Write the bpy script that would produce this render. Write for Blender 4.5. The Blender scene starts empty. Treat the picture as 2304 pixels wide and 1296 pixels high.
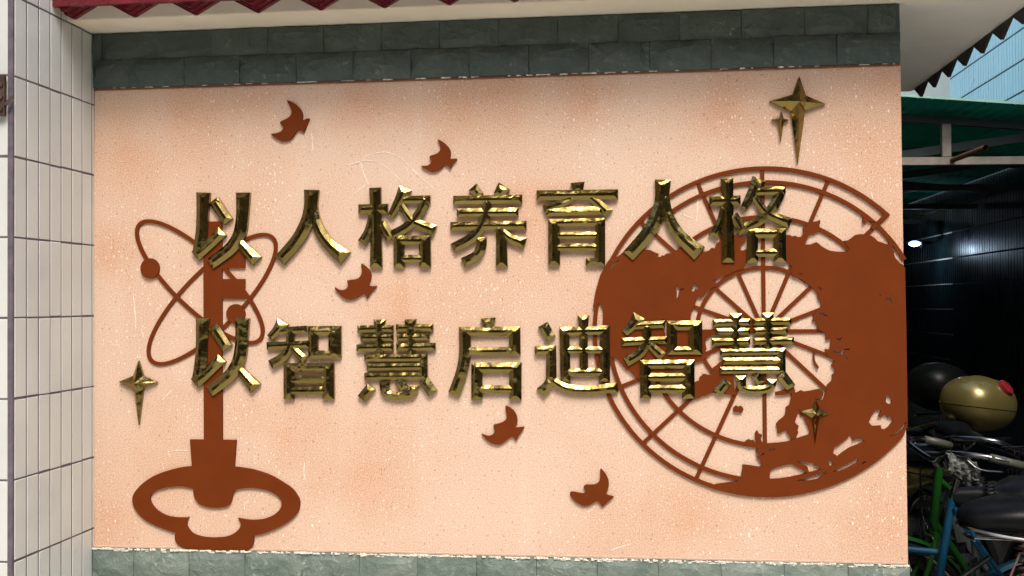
import bpy, bmesh, math, random
from mathutils import Vector, Matrix
from mathutils.geometry import delaunay_2d_cdt

random.seed(7)
SC = bpy.context.scene
COL = SC.collection
R = math.radians

# ------------------------------------------------------------------ camera, world, sun, exposure
F_PX, YAW, PITCH, ROLL, DIST, EYE = 2334.94, 0.11349, 0.014844, -0.006371, 3.4224, 1.6
cam_data = bpy.data.cameras.new('camera')
cam = bpy.data.objects.new('camera', cam_data)
COL.objects.link(cam)
SC.camera = cam
cam_data.sensor_fit = 'HORIZONTAL'
cam_data.sensor_width = 36.0
cam_data.lens = F_PX / 2304 * 36.0
cam_data.clip_start = 0.05
cam_data.clip_end = 500


def cam_axes():
    cr, sr = math.cos(ROLL), math.sin(ROLL)
    cp, sp = math.cos(PITCH), math.sin(PITCH)
    cy, sy = math.cos(YAW), math.sin(YAW)

    def back(r, u, f):
        xc = r * cr - u * sr
        uc = r * sr + u * cr
        yc = f * cp - uc * sp
        z = f * sp + uc * cp
        return Vector((xc * cy - yc * sy, xc * sy + yc * cy, z))
    return back(1, 0, 0), back(0, 1, 0), back(0, 0, 1)


AX_R, AX_U, AX_F = cam_axes()
CAM = Vector((0, -DIST, EYE))
m3 = Matrix((AX_R, AX_U, -AX_F)).transposed()
cam.matrix_world = Matrix.Translation(CAM) @ m3.to_4x4()


def at(px, py, y=0.0):
    """where the point seen at (px, py) lies on the vertical plane y"""
    d = AX_R * ((px - 1152) / F_PX) - AX_U * ((py - 648) / F_PX) + AX_F
    return CAM + d * ((y - CAM.y) / d.y)


SUN_EL, SUN_AZ = 54.0, 15.0          # azimuth: degrees to the right of straight behind the camera
world = bpy.data.worlds.new('World')
SC.world = world
world.use_nodes = True
wn = world.node_tree
bg = wn.nodes['Background']
sky = wn.nodes.new('ShaderNodeTexSky')
sky.sky_type = 'NISHITA'
sky.sun_disc = False
sky.sun_elevation = R(SUN_EL)
sky.sun_rotation = R(180 - SUN_AZ)
sky.air_density = 1.0
sky.dust_density = 4.0
sky.ozone_density = 0.6
wn.links.new(sky.outputs[0], bg.inputs['Color'])
bg.inputs['Strength'].default_value = 0.15

sun_data = bpy.data.lights.new('sun', 'SUN')
sun_data.energy = 1.2
sun_data.angle = R(20)
sun_data.color = (1.0, 0.95, 0.88)
sun = bpy.data.objects.new('sun', sun_data)
COL.objects.link(sun)
sdir = Vector((math.sin(R(SUN_AZ)) * math.cos(R(SUN_EL)), -math.cos(R(SUN_AZ)) * math.cos(R(SUN_EL)), math.sin(R(SUN_EL))))
sun.rotation_euler = sdir.to_track_quat('Z', 'Y').to_euler()
sun.location = (3, -6, 9)

SC.view_settings.view_transform = 'Standard'
SC.view_settings.look = 'None'
SC.view_settings.gamma = 1
SC.view_settings.exposure = 0.99
SC.view_settings.use_curve_mapping = False
SC.cycles.max_bounces = 8
SC.cycles.glossy_bounces = 5
SC.cycles.diffuse_bounces = 4

# ------------------------------------------------------------------ object helpers


def tag(o, label=None, cat=None, group=None, kind=None):
    if label:
        o['label'] = label
    if cat:
        o['category'] = cat
    if group:
        o['group'] = group
    if kind:
        o['kind'] = kind
    return o


def link(o, parent=None):
    COL.objects.link(o)
    if parent is not None:
        o.parent = parent
        o.matrix_parent_inverse = Matrix.Translation(-Vector(parent.location)) if parent.rotation_euler[2] == 0 else parent.matrix_basis.inverted()
    return o


def empty(name, loc, label, cat, group=None, rz=0):
    o = bpy.data.objects.new(name, None)
    o.empty_display_size = 0.1
    o.location = loc
    o.rotation_euler = (0, 0, rz)
    COL.objects.link(o)
    return tag(o, label, cat, group)


def mesh_from(name, V, Fs, mat, smooth=False):
    me = bpy.data.meshes.new(name)
    me.from_pydata([tuple(v) for v in V], [], Fs)
    if mat is not None:
        me.materials.append(mat)
    if smooth:
        me.polygons.foreach_set('use_smooth', [True] * len(me.polygons))
    me.update()
    return me


def obj(name, V, Fs, mat, parent=None, smooth=False, local=False):
    """vertices in world space; when local is set they are in the parent's space"""
    o = bpy.data.objects.new(name, mesh_from(name, V, Fs, mat, smooth))
    COL.objects.link(o)
    if parent is not None:
        o.parent = parent
        if not local:
            o.matrix_parent_inverse = Matrix.Translation(-Vector(parent.location)) if abs(parent.rotation_euler[2]) < 1e-9 else parent.matrix_basis.inverted()
    return o


class MB:
    def __init__(self):
        self.V, self.F = [], []

    def add(self, V, F):
        b = len(self.V)
        self.V += [Vector(v) for v in V]
        self.F += [tuple(i + b for i in f) for f in F]
        return self

    def box(self, a, b):
        x0, y0, z0 = a
        x1, y1, z1 = b
        V = [(x0, y0, z0), (x1, y0, z0), (x1, y1, z0), (x0, y1, z0), (x0, y0, z1), (x1, y0, z1), (x1, y1, z1), (x0, y1, z1)]
        return self.add(V, [(0, 3, 2, 1), (4, 5, 6, 7), (0, 1, 5, 4), (1, 2, 6, 5), (2, 3, 7, 6), (3, 0, 4, 7)])

    def bar(self, p, q, w, h):
        """rectangular bar from p to q, w wide sideways, h high"""
        p, q = Vector(p), Vector(q)
        d = (q - p).normalized()
        up = Vector((0, 0, 1)) if abs(d.z) < 0.9 else Vector((0, 1, 0))
        s = d.cross(up).normalized()
        u = s.cross(d).normalized()
        V = []
        for c in (p, q):
            for a, b in ((-1, -1), (1, -1), (1, 1), (-1, 1)):
                V.append(c + s * (a * w / 2) + u * (b * h / 2))
        return self.add(V, [(3, 2, 1, 0), (4, 5, 6, 7), (0, 1, 5, 4), (1, 2, 6, 5), (2, 3, 7, 6), (3, 0, 4, 7)])

    def tube(self, pts, r, n=10, closed=False, cap=True):
        pts = [Vector(p) for p in pts]
        k = len(pts)
        rr = r if isinstance(r, (list, tuple)) else [r] * k
        b = len(self.V)
        up = None
        for i, p in enumerate(pts):
            if closed:
                t = pts[(i + 1) % k] - pts[i - 1]
            else:
                t = pts[min(i + 1, k - 1)] - pts[max(i - 1, 0)]
            t.normalize()
            if up is None:
                up = t.orthogonal().normalized()
            up = (up - t * up.dot(t))
            up = up.normalized() if up.length > 1e-6 else t.orthogonal().normalized()
            s = t.cross(up)
            for j in range(n):
                a = 2 * math.pi * j / n
                self.V.append(p + (up * math.cos(a) + s * math.sin(a)) * rr[i])
        for i in range(k if closed else k - 1):
            for j in range(n):
                a0 = b + i * n + j
                a1 = b + i * n + (j + 1) % n
                c0 = b + ((i + 1) % k) * n + j
                c1 = b + ((i + 1) % k) * n + (j + 1) % n
                self.F.append((a0, a1, c1, c0))
        if cap and not closed:
            self.F.append(tuple(b + j for j in reversed(range(n))))
            self.F.append(tuple(b + (k - 1) * n + j for j in range(n)))
        return self

    def disc(self, c, axis, r, h, n=24):
        c, axis = Vector(c), Vector(axis).normalized()
        return self.tube([c - axis * h / 2, c + axis * h / 2], r, n)

    def loft(self, secs, n=20, p=2.0):
        """secs: (centre, right vector, up vector) superellipse rings, capped"""
        b = len(self.V)
        for c, rv, uv in secs:
            c, rv, uv = Vector(c), Vector(rv), Vector(uv)
            for j in range(n):
                a = 2 * math.pi * j / n
                ca, sa = math.cos(a), math.sin(a)
                x = math.copysign(abs(ca) ** (2 / p), ca)
                y = math.copysign(abs(sa) ** (2 / p), sa)
                self.V.append(c + rv * x + uv * y)
        for i in range(len(secs) - 1):
            for j in range(n):
                self.F.append((b + i * n + j, b + i * n + (j + 1) % n, b + (i + 1) * n + (j + 1) % n, b + (i + 1) * n + j))
        self.F.append(tuple(b + j for j in reversed(range(n))))
        self.F.append(tuple(b + (len(secs) - 1) * n + j for j in range(n)))
        return self

    def put(self, name, mat, parent=None, smooth=False, local=False):
        o = obj(name, self.V, self.F, mat, parent, smooth, local)
        if smooth:
            try:
                o.data.set_sharp_from_angle(angle=R(40))
            except Exception:
                pass
        return o


def spline(pts, n=4, closed=False):
    """Catmull-Rom through 2-D or 3-D points"""
    P = [Vector(p) for p in pts]
    k = len(P)
    out = []
    last = k if closed else k - 1
    for i in range(last):
        p1, p2 = P[i], P[(i + 1) % k]
        p0 = P[i - 1] if (closed or i > 0) else p1
        p3 = P[(i + 2) % k] if (closed or i + 2 < k) else p2
        for j in range(n):
            t = j / n
            out.append(0.5 * ((2 * p1) + (p2 - p0) * t + (2 * p0 - 5 * p1 + 4 * p2 - p3) * t * t + (3 * p1 - p0 - 3 * p2 + p3) * t ** 3))
    if not closed:
        out.append(P[-1])
    return out


def plate_mb(loops, y_front, y_back, mb=None):
    """flat cut-out: loops of (X, Z) points, outer one first, holes after"""
    mb = mb or MB()
    vs, fs = [], []
    for lp in loops:
        b = len(vs)
        vs += [Vector((p[0], p[1])) for p in lp]
        fs.append(list(range(b, b + len(lp))))
    es = []
    for fc in fs:
        es += [(fc[i], fc[(i + 1) % len(fc)]) for i in range(len(fc))]
    res = delaunay_2d_cdt(vs, es, [], 0, 1e-6)
    v2 = res[0]
    tri = []
    for t in res[2]:
        cx = sum(v2[i].x for i in t) / 3
        cz = sum(v2[i].y for i in t) / 3
        inside = False
        for a, b_ in es:
            p, q = vs[a], vs[b_]
            if (p.y > cz) != (q.y > cz) and cx < (q.x - p.x) * (cz - p.y) / (q.y - p.y) + p.x:
                inside = not inside
        if inside:
            tri.append(t)
    b = len(mb.V)
    nv = len(v2)
    mb.V += [Vector((v.x, y_front, v.y)) for v in v2] + [Vector((v.x, y_back, v.y)) for v in v2]
    cnt = {}
    for t in tri:
        t = list(t)
        a = v2[t[0]]
        c = v2[t[1]]
        e = v2[t[2]]
        if (c.x - a.x) * (e.y - a.y) - (c.y - a.y) * (e.x - a.x) < 0:
            t.reverse()
        mb.F.append(tuple(b + i for i in t))
        for i in range(len(t)):
            ed = (t[i], t[(i + 1) % len(t)])
            cnt[ed] = 1
    for (i, j) in list(cnt):
        if (j, i) not in cnt:
            mb.F.append((b + j, b + i, b + nv + i, b + nv + j))
    return mb


# ------------------------------------------------------------------ materials
def new_mat(name):
    m = bpy.data.materials.new(name)
    m.use_nodes = True
    return m, m.node_tree, m.node_tree.nodes['Principled BSDF']


def N(nt, kind, **kw):
    n = nt.nodes.new(kind)
    for k, v in kw.items():
        if k in n.inputs:
            n.inputs[k].default_value = v
        else:
            setattr(n, k, v)
    return n


def texco(nt, scale=(1, 1, 1), loc=(0, 0, 0)):
    """world-space position, so pieces cut from one slab do not repeat"""
    g = nt.nodes.new('ShaderNodeNewGeometry')
    mp = nt.nodes.new('ShaderNodeMapping')
    mp.inputs['Scale'].default_value = scale
    mp.inputs['Location'].default_value = loc
    nt.links.new(g.outputs['Position'], mp.inputs['Vector'])
    return mp.outputs[0]


def noise(nt, vec, scale, detail=3, rough=0.5, dist=0.0):
    n = nt.nodes.new('ShaderNodeTexNoise')
    n.inputs['Scale'].default_value = scale
    n.inputs['Detail'].default_value = detail
    n.inputs['Roughness'].default_value = rough
    n.inputs['Distortion'].default_value = dist
    nt.links.new(vec, n.inputs['Vector'])
    return n.outputs['Fac']


def rng(nt, val, a, b, c=0.0, d=1.0):
    n = nt.nodes.new('ShaderNodeMapRange')
    n.inputs['From Min'].default_value = a
    n.inputs['From Max'].default_value = b
    n.inputs['To Min'].default_value = c
    n.inputs['To Max'].default_value = d
    nt.links.new(val, n.inputs['Value'])
    return n.outputs[0]


def math_(nt, op, a, b=None):
    n = nt.nodes.new('ShaderNodeMath')
    n.operation = op
    for i, v in enumerate((a, b)):
        if v is None:
            continue
        if isinstance(v, (int, float)):
            n.inputs[i].default_value = v
        else:
            nt.links.new(v, n.inputs[i])
    return n.outputs[0]


def mix(nt, fac, a, b):
    n = nt.nodes.new('ShaderNodeMix')
    n.data_type = 'RGBA'
    if isinstance(fac, (int, float)):
        n.inputs['Factor'].default_value = fac
    else:
        nt.links.new(fac, n.inputs['Factor'])
    for s, v in (('A', a), ('B', b)):
        i = [x for x in n.inputs if x.name == s and x.type == 'RGBA'][0]
        if isinstance(v, tuple):
            i.default_value = (*v, 1) if len(v) == 3 else v
        else:
            nt.links.new(v, i)
    return [x for x in n.outputs if x.type == 'RGBA'][0]


def bump(nt, bsdf, h, strength, dist):
    b = nt.nodes.new('ShaderNodeBump')
    b.inputs['Strength'].default_value = strength
    b.inputs['Distance'].default_value = dist
    nt.links.new(h, b.inputs['Height'])
    nt.links.new(b.outputs[0], bsdf.inputs['Normal'])


def simple(name, col, rough=0.5, metal=0.0, var=0.15, vscale=12, bstr=0.0, bdist=0.001, bscale=80, spec=0.5, coat=0.0):
    m, nt, b = new_mat(name)
    v = texco(nt)
    n = noise(nt, v, vscale, 4, 0.6)
    lo = tuple(c * (1 - var) for c in col)
    hi = tuple(min(1, c * (1 + var)) for c in col)
    nt.links.new(mix(nt, rng(nt, n, 0.3, 0.7), lo, hi), b.inputs['Base Color'])
    nt.links.new(rng(nt, n, 0.3, 0.7, max(0.02, rough * 0.8), min(1, rough * 1.2)), b.inputs['Roughness'])
    b.inputs['Metallic'].default_value = metal
    b.inputs['Specular IOR Level'].default_value = spec
    b.inputs['Coat Weight'].default_value = coat
    if bstr:
        bump(nt, b, noise(nt, v, bscale, 4, 0.6), bstr, bdist)
    return m


def mat_plaster():
    m, nt, b = new_mat('sprayed_plaster')
    v = texco(nt)
    big = noise(nt, v, 1.7, 3, 0.5, 0.4)
    med = noise(nt, v, 7, 3, 0.55)
    base = mix(nt, rng(nt, big, 0.38, 0.62), (0.565, 0.355, 0.240), (0.605, 0.425, 0.315))
    # sprayed darker orange clouds
    acc = None
    for (px, py, rad) in ((430, 250, 0.24), (560, 215, 0.12), (1100, 215, 0.14), (1330, 225, 0.12), (2000, 180, 0.2), (290, 330, 0.20), (820, 235, 0.16), (1960, 320, 0.22), (2000, 520, 0.14), (1990, 1190, 0.17),
                          (400, 1060, 0.14), (250, 1180, 0.14), (650, 960, 0.15), (1050, 230, 0.14), (1620, 250, 0.15), (1560, 1170, 0.16),
                          (820, 1060, 0.2), (260, 560, 0.12), (1180, 480, 0.13), (900, 680, 0.15)):
        c = at(px, py)
        d = nt.nodes.new('ShaderNodeVectorMath')
        d.operation = 'DISTANCE'
        d.inputs[1].default_value = (c.x, 0, c.z)
        nt.links.new(v, d.inputs[0])
        wob = math_(nt, 'ADD', d.outputs['Value'], math_(nt, 'MULTIPLY', math_(nt, 'SUBTRACT', med, 0.5), 0.3))
        s = rng(nt, wob, rad * 1.15, 0.0)
        acc = s if acc is None else math_(nt, 'MAXIMUM', acc, s)
    base = mix(nt, math_(nt, 'MULTIPLY', acc, 0.85), base, (0.54, 0.275, 0.150))
    # pale wash running down
    vs = texco(nt, (3.0, 1, 0.35))
    wash = rng(nt, noise(nt, vs, 2.6, 4, 0.55), 0.56, 0.72)
    base = mix(nt, math_(nt, 'MULTIPLY', wash, 0.2), base, (0.70, 0.58, 0.48))
    # grain
    g1 = noise(nt, v, 240, 2, 0.7)
    base = mix(nt, rng(nt, g1, 0.40, 0.70, 0.0, 0.6), base, (0.82, 0.68, 0.57))
    base = mix(nt, rng(nt, g1, 0.44, 0.26, 0.0, 0.45), base, (0.40, 0.21, 0.13))
    g2 = noise(nt, v, 150, 1, 0.6)
    base = mix(nt, rng(nt, g2, 0.66, 0.76, 0.0, 0.65), base, (0.36, 0.18, 0.10))
    # white chips, denser in places
    vor = nt.nodes.new('ShaderNodeTexVoronoi')
    vor.voronoi_dimensions = '2D'
    vor.inputs['Scale'].default_value = 40
    vd = nt.nodes.new('ShaderNodeMapping')
    vd.inputs['Rotation'].default_value = (R(90), 0, 0)
    vd.inputs['Scale'].default_value = (1, 0.62, 0.62)
    nt.links.new(v, vd.inputs['Vector'])
    nt.links.new(vd.outputs[0], vor.inputs['Vector'])
    sepc = nt.nodes.new('ShaderNodeSeparateColor')
    nt.links.new(vor.outputs['Color'], sepc.inputs[0])
    size = math_(nt, 'MULTIPLY', rng(nt, sepc.outputs[0], 0.50, 1.0, 0.02, 0.185), rng(nt, noise(nt, v, 3.0, 3), 0.42, 0.66, 0.15, 1.0))
    chip = math_(nt, 'LESS_THAN', math_(nt, 'ADD', vor.outputs['Distance'], math_(nt, 'MULTIPLY', g1, 0.10)), size)
    base = mix(nt, math_(nt, 'MULTIPLY', chip, 0.62), base, (0.93, 0.86, 0.78))
    v2 = nt.nodes.new('ShaderNodeTexVoronoi')
    v2.voronoi_dimensions = '2D'
    v2.inputs['Scale'].default_value = 105
    nt.links.new(vd.outputs[0], v2.inputs['Vector'])
    s2 = nt.nodes.new('ShaderNodeSeparateColor')
    nt.links.new(v2.outputs['Color'], s2.inputs[0])
    fine = math_(nt, 'LESS_THAN', v2.outputs['Distance'], math_(nt, 'MULTIPLY', rng(nt, s2.outputs[0], 0.80, 1.0, 0.0, 0.36), rng(nt, noise(nt, v, 2.6, 3), 0.38, 0.62, 0.3, 1.0)))
    base = mix(nt, math_(nt, 'MULTIPLY', fine, 0.42), base, (0.93, 0.86, 0.78))
    dk = math_(nt, 'LESS_THAN', v2.outputs['Distance'], rng(nt, s2.outputs[1], 0.90, 1.0, 0.0, 0.30))
    base = mix(nt, math_(nt, 'MULTIPLY', dk, 0.38), base, (0.22, 0.12, 0.08))
    nt.links.new(base, b.inputs['Base Color'])
    b.inputs['Roughness'].default_value = 0.85
    b.inputs['Specular IOR Level'].default_value = 0.2
    h = math_(nt, 'ADD', g1, math_(nt, 'MULTIPLY', g2, 1.2))
    bump(nt, b, h, 0.30, 0.0014)
    return m


def mat_slate(name, dark, light, pale):
    m, nt, b = new_mat(name)
    v = texco(nt)
    oi = nt.nodes.new('ShaderNodeObjectInfo')
    n1 = noise(nt, v, 9, 6, 0.6, 0.6)
    n2 = noise(nt, v, 45, 6, 0.7, 1.0)
    base = mix(nt, rng(nt, n1, 0.35, 0.68), dark, light)
    base = mix(nt, rng(nt, oi.outputs['Random'], 0, 1, 0.0, 0.45), base, tuple(c * 0.72 for c in dark))
    vein = rng(nt, n2, 0.55, 0.70)
    patch = rng(nt, noise(nt, v, 6.5, 3, 0.6, 1.2), 0.50, 0.64)
    base = mix(nt, math_(nt, 'MULTIPLY', vein, math_(nt, 'ADD', math_(nt, 'MULTIPLY', patch, 0.6), 0.16)), base, pale)
    nt.links.new(base, b.inputs['Base Color'])
    nt.links.new(rng(nt, n2, 0.3, 0.7, 0.35, 0.65), b.inputs['Roughness'])
    h = math_(nt, 'ADD', n1, math_(nt, 'MULTIPLY', n2, 0.5))
    bump(nt, b, h, 0.9, 0.012)
    return m


def mat_brass():
    m, nt, b = new_mat('polished_brass')
    v = texco(nt)
    n0 = noise(nt, v, 5, 3, 0.6)
    base = mix(nt, rng(nt, n0, 0.3, 0.7), (0.19, 0.138, 0.042), (0.285, 0.22, 0.078))
    n3 = noise(nt, v, 70, 4, 0.7)
    base = mix(nt, rng(nt, n3, 0.60, 0.78, 0, 0.6), base, (0.20, 0.13, 0.05))
    nt.links.new(base, b.inputs['Base Color'])
    b.inputs['Metallic'].default_value = 1.0
    nt.links.new(rng(nt, n3, 0.3, 0.75, 0.07, 0.26), b.inputs['Roughness'])
    h = math_(nt, 'ADD', noise(nt, v, 15, 1, 0.5, 0.8), math_(nt, 'MULTIPLY', noise(nt, v, 50, 2, 0.55), 0.24))
    bump(nt, b, h, 0.6, 0.0100)
    return m


M_PLASTER = mat_plaster()
M_SLATE = mat_slate('green_slate', (0.046, 0.076, 0.066), (0.084, 0.115, 0.102), (0.27, 0.30, 0.25))
M_SLATE2 = mat_slate('lit_slate', (0.115, 0.165, 0.14), (0.235, 0.285, 0.25), (0.68, 0.70, 0.64))  # same slate, lighter because the lower band's light is put into its colour
M_BRASS = mat_brass()
M_RUST = simple('rust_red_paint', (0.134, 0.0275, 0.0045), 0.7, 0, 0.08, 9, 0.2, 0.0008, 200, spec=0.08)
M_MAROON = simple('maroon_glazed_clay', (0.13, 0.012, 0.018), 0.30, 0, 0.25, 14, 0.3, 0.002, 40)
M_EAVE_DARK = simple('backlit_clay', (0.028, 0.024, 0.023), 0.7, 0, 0.3, 14, 0.3, 0.002, 40)  # the eave clay again, darkened in colour for the backlit right edge
M_CREAM = simple('cream_render', (0.82, 0.76, 0.64), 0.85, 0, 0.07, 3, 0.3, 0.002, 90)
M_GREY_SOFFIT = simple('grey_render', (0.82, 0.80, 0.75), 0.85, 0, 0.08, 2.5, 0.3, 0.002, 90)
M_TILE = tile_mat = simple('white_glazed_tile', (0.63, 0.66, 0.64), 0.18, 0, 0.07, 2.5, 0.10, 0.004, 9)
_nt = M_TILE.node_tree
_oi = _nt.nodes.new('ShaderNodeObjectInfo')
_b = _nt.nodes['Principled BSDF']
_src = _b.inputs['Base Color'].links[0].from_socket
_v = texco(_nt)
_c = mix(_nt, rng(_nt, _oi.outputs['Random'], 0, 1, 0, 0.14), _src, (0.40, 0.42, 0.40))
_c = mix(_nt, rng(_nt, noise(_nt, _v, 14, 5, 0.7, 1.5), 0.66, 0.74, 0, 0.35), _c, (0.36, 0.24, 0.15))
_nt.links.new(_c, _b.inputs['Base Color'])
M_GROUT = simple('dark_grout', (0.12, 0.10, 0.12), 0.9, 0, 0.3, 30)
M_MORTAR = simple('white_mortar', (0.72, 0.69, 0.60), 0.9, 0, 0.2, 60, 0.8, 0.004, 120)
M_BROWNLINE = simple('brown_sealant', (0.24, 0.10, 0.055), 0.8, 0, 0.35, 30)
M_CHALK = simple('chalk_scratch', (0.84, 0.72, 0.63), 0.9, 0, 0.1, 40)
M_STEEL_RUST = simple('rusted_steel', (0.075, 0.045, 0.032), 0.7, 0.3, 0.4, 30, 0.6, 0.002, 90)
M_GREEN_SHEET = simple('green_sheet', (0.02, 0.26, 0.18), 0.75, 0, 0.2, 4, spec=0.15)
_nt = M_GREEN_SHEET.node_tree
_tr = _nt.nodes.new('ShaderNodeBsdfTranslucent')
_tr.inputs['Color'].default_value = (0.02, 0.26, 0.19, 1)
_mx = _nt.nodes.new('ShaderNodeMixShader')
_mx.inputs[0].default_value = 0.22
_nt.links.new(_nt.nodes['Principled BSDF'].outputs[0], _mx.inputs[1])
_nt.links.new(_tr.outputs[0], _mx.inputs[2])
_nt.links.new(_mx.outputs[0], _nt.nodes['Material Output'].inputs['Surface'])
M_BEAM_DARK = simple('dark_painted_steel', (0.03, 0.04, 0.035), 0.6, 0.2, 0.3, 10)
M_BEAM_PALE = simple('pale_lit_steel', (0.33, 0.29, 0.23), 0.7, 0.1, 0.25, 12)  # light falling on the front truss is put into this paler steel
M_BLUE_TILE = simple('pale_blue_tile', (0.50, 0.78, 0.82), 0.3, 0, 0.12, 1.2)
M_DARK_WALL = simple('shade_dark_wall', (0.008, 0.008, 0.008), 0.95, 0, 0.25, 2, spec=0.1)  # shade inside the shed is put into the wall colour
M_DARK_TILE = simple('shaded_blue_tile', (0.016, 0.030, 0.033), 0.32, 0, 0.25, 3, spec=0.15)  # shaded copy of the blue tile, for the wall under the shed roof
M_CONCRETE = simple('concrete_ground', (0.54, 0.53, 0.46), 0.9, 0, 0.15, 1.5, 0.5, 0.004, 60)
M_BLACK = simple('black_plastic', (0.006, 0.006, 0.007), 0.35, 0, 0.2, 10, spec=0.10)
M_SEAT = simple('black_vinyl', (0.004, 0.005, 0.006), 0.38, 0, 0.3, 10, 0.2, 0.002, 120, spec=0.12)
M_RUBBER = simple('tyre_rubber', (0.012, 0.012, 0.012), 0.85, 0, 0.2, 30, spec=0.1)
M_CHROME = simple('worn_chrome', (0.26, 0.26, 0.27), 0.22, 1.0, 0.2, 25)
M_GREEN_PAINT = simple('bright_green_paint', (0.006, 0.048, 0.005), 0.35, 0, 0.2, 10, spec=.2)
M_BLUE_PAINT = simple('blue_paint', (0.003, 0.038, 0.075), 0.4, 0, 0.2, 10, spec=.2)
M_GOLD = simple('olive_gold_paint', (0.19, 0.155, 0.05), 0.30, 0.55, 0.06, 5, coat=0.3)
M_DARKRED = simple('dark_red_paint', (0.08, 0.01, 0.012), 0.3, 0, 0.2, 10, coat=0.4)
M_REFLECTOR = simple('red_reflector', (0.20, 0.015, 0.02), 0.25, 0, 0.1, 20)
M_CLOTH = simple('mottled_cloth', (0.10, 0.11, 0.095), 0.95, 0, 0.95, 60)
M_IVORY = simple('ivory_grip', (0.065, 0.068, 0.05), 0.5, 0, 0.2, 20)
M_FARWALL = simple('grey_brown_wall', (0.34, 0.25, 0.15), 0.85, 0, 0.3, 0.8)
M_LEAF = simple('dark_leaf', (0.045, 0.075, 0.02), 0.5, 0, 0.45, 3)
M_BARK = simple('bark', (0.10, 0.075, 0.05), 0.9, 0, 0.3, 12, 0.8, 0.01, 30)
M_WINDOW = simple('dark_glass', (0.02, 0.025, 0.03), 0.08)

# ------------------------------------------------------------------ ground and far setting
ground = MB().add([(-60, -60, 0), (60, -60, 0), (60, 60, 0), (-60, 60, 0)], [(0, 1, 2, 3)]).put('ground', M_CONCRETE)
tag(ground, kind='structure')

# the height of things on the wall
Z_TOP = 2.551      # soffit
Z_BAND = 2.358     # under edge of the slate course
Z_BOT = 0.765      # foot of the plaster
XL, XR = -1.853, 0.862

# ------------------------------------------------------------------ mural wall
wall = empty('mural_wall', (-0.5, 0, 0), 'pink sprayed plaster wall with green slate bands above and below', 'wall')
tl, tr, br, bl = at(213, 205), at(2026, 147), at(2043, 1264), at(210, 1228)
core = MB().box((XL - 0.004, 0.02, 0), (XR - 0.012, 0.24, Z_TOP))
core.put('wall_core', M_CREAM, wall)
pm = MB()
# plaster slab with a real front, its right edge slightly out of plumb
f = [(bl.x, 0, bl.z - 0.03), (br.x, 0, br.z - 0.03), (tr.x, 0, tr.z + 0.02), (tl.x, 0, tl.z + 0.02)]
bk = [(x, 0.235, z) for x, _, z in f]
pm.add(f + bk, [(0, 1, 2, 3), (1, 5, 6, 2), (0, 4, 5, 1), (3, 2, 6, 7), (3, 7, 4, 0), (5, 4, 7, 6)])
pm.V[0].x -= 0.01
plaster = pm.put('plaster_panel', M_PLASTER, wall)


def stone_mesh(w, h, rough, seed, mat, nx=6, nz=4):
    rnd = random.Random(seed)
    V, Fs = [], []
    pts = {}
    cx, cz = rnd.uniform(0.25, 0.75) * w, rnd.uniform(0.3, 0.7) * h
    for j in range(nz + 1):
        for i in range(nx + 1):
            edge = i in (0, nx) or j in (0, nz)
            x = w * i / nx + (0 if i in (0, nx) else rnd.uniform(-.3, .3) * w / nx)
            z = h * j / nz + (0 if j in (0, nz) else rnd.uniform(-.3, .3) * h / nz)
            d = math.hypot((x - cx) / w, (z - cz) / h)
            y = -(0.0 if edge else rough * max(0.15, 1 - d * 1.2) * rnd.uniform(0.6, 1.25)) + (rnd.uniform(-1, 0.6) * rough * 0.25 if edge else 0)
            pts[i, j] = len(V)
            V.append((x, y, z))
    for j in range(nz):
        for i in range(nx):
            a, b_, c, d = pts[i, j], pts[i + 1, j], pts[i + 1, j + 1], pts[i, j + 1]
            if (i + j + seed) % 2:
                Fs += [(a, b_, c), (a, c, d)]
            else:
                Fs += [(a, b_, d), (b_, c, d)]
    k = len(V)
    V += [(0, 0.03, 0), (w, 0.03, 0), (w, 0.03, h), (0, 0.03, h)]
    Fs += [tuple([k, k + 1] + [pts[i, 0] for i in range(nx, -1, -1)]),
           tuple([k + 2, k + 3] + [pts[i, nz] for i in range(0, nx + 1)]),
           tuple([k + 3, k] + [pts[0, j] for j in range(0, nz + 1)]),
           tuple([k + 1, k + 2] + [pts[nx, j] for j in range(nz, -1, -1)])]
    return mesh_from('stone_tile', V, Fs, mat)


def stone_row(x_joints, z0, z1, y, rough, mat, seed):
    h = z1 - z0
    cache = {}
    for i in range(len(x_joints) - 1):
        a, b_ = x_joints[i], x_joints[i + 1]
        w = b_ - a - 0.0016
        var = (i * 7 + seed) % 6
        key = (round(w, 3), var)
        if key not in cache:
            cache[key] = stone_mesh(w, h - 0.0014, rough, var * 31 + seed, mat)
        o = bpy.data.objects.new('stone_tile', cache[key])
        COL.objects.link(o)
        o.parent = wall
        o.matrix_parent_inverse = Matrix.Translation(-Vector(wall.location))
        o.location = (a, y + random.uniform(-0.0015, 0.0015), z0 + random.uniform(-0.0006, 0.0006))


def joints(start, pitch, lo, hi):
    xs = [lo]
    x = start
    while x < hi - 0.02:
        if x > lo + 0.02:
            xs.append(x)
        x += pitch
    xs.append(hi)
    return xs


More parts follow.
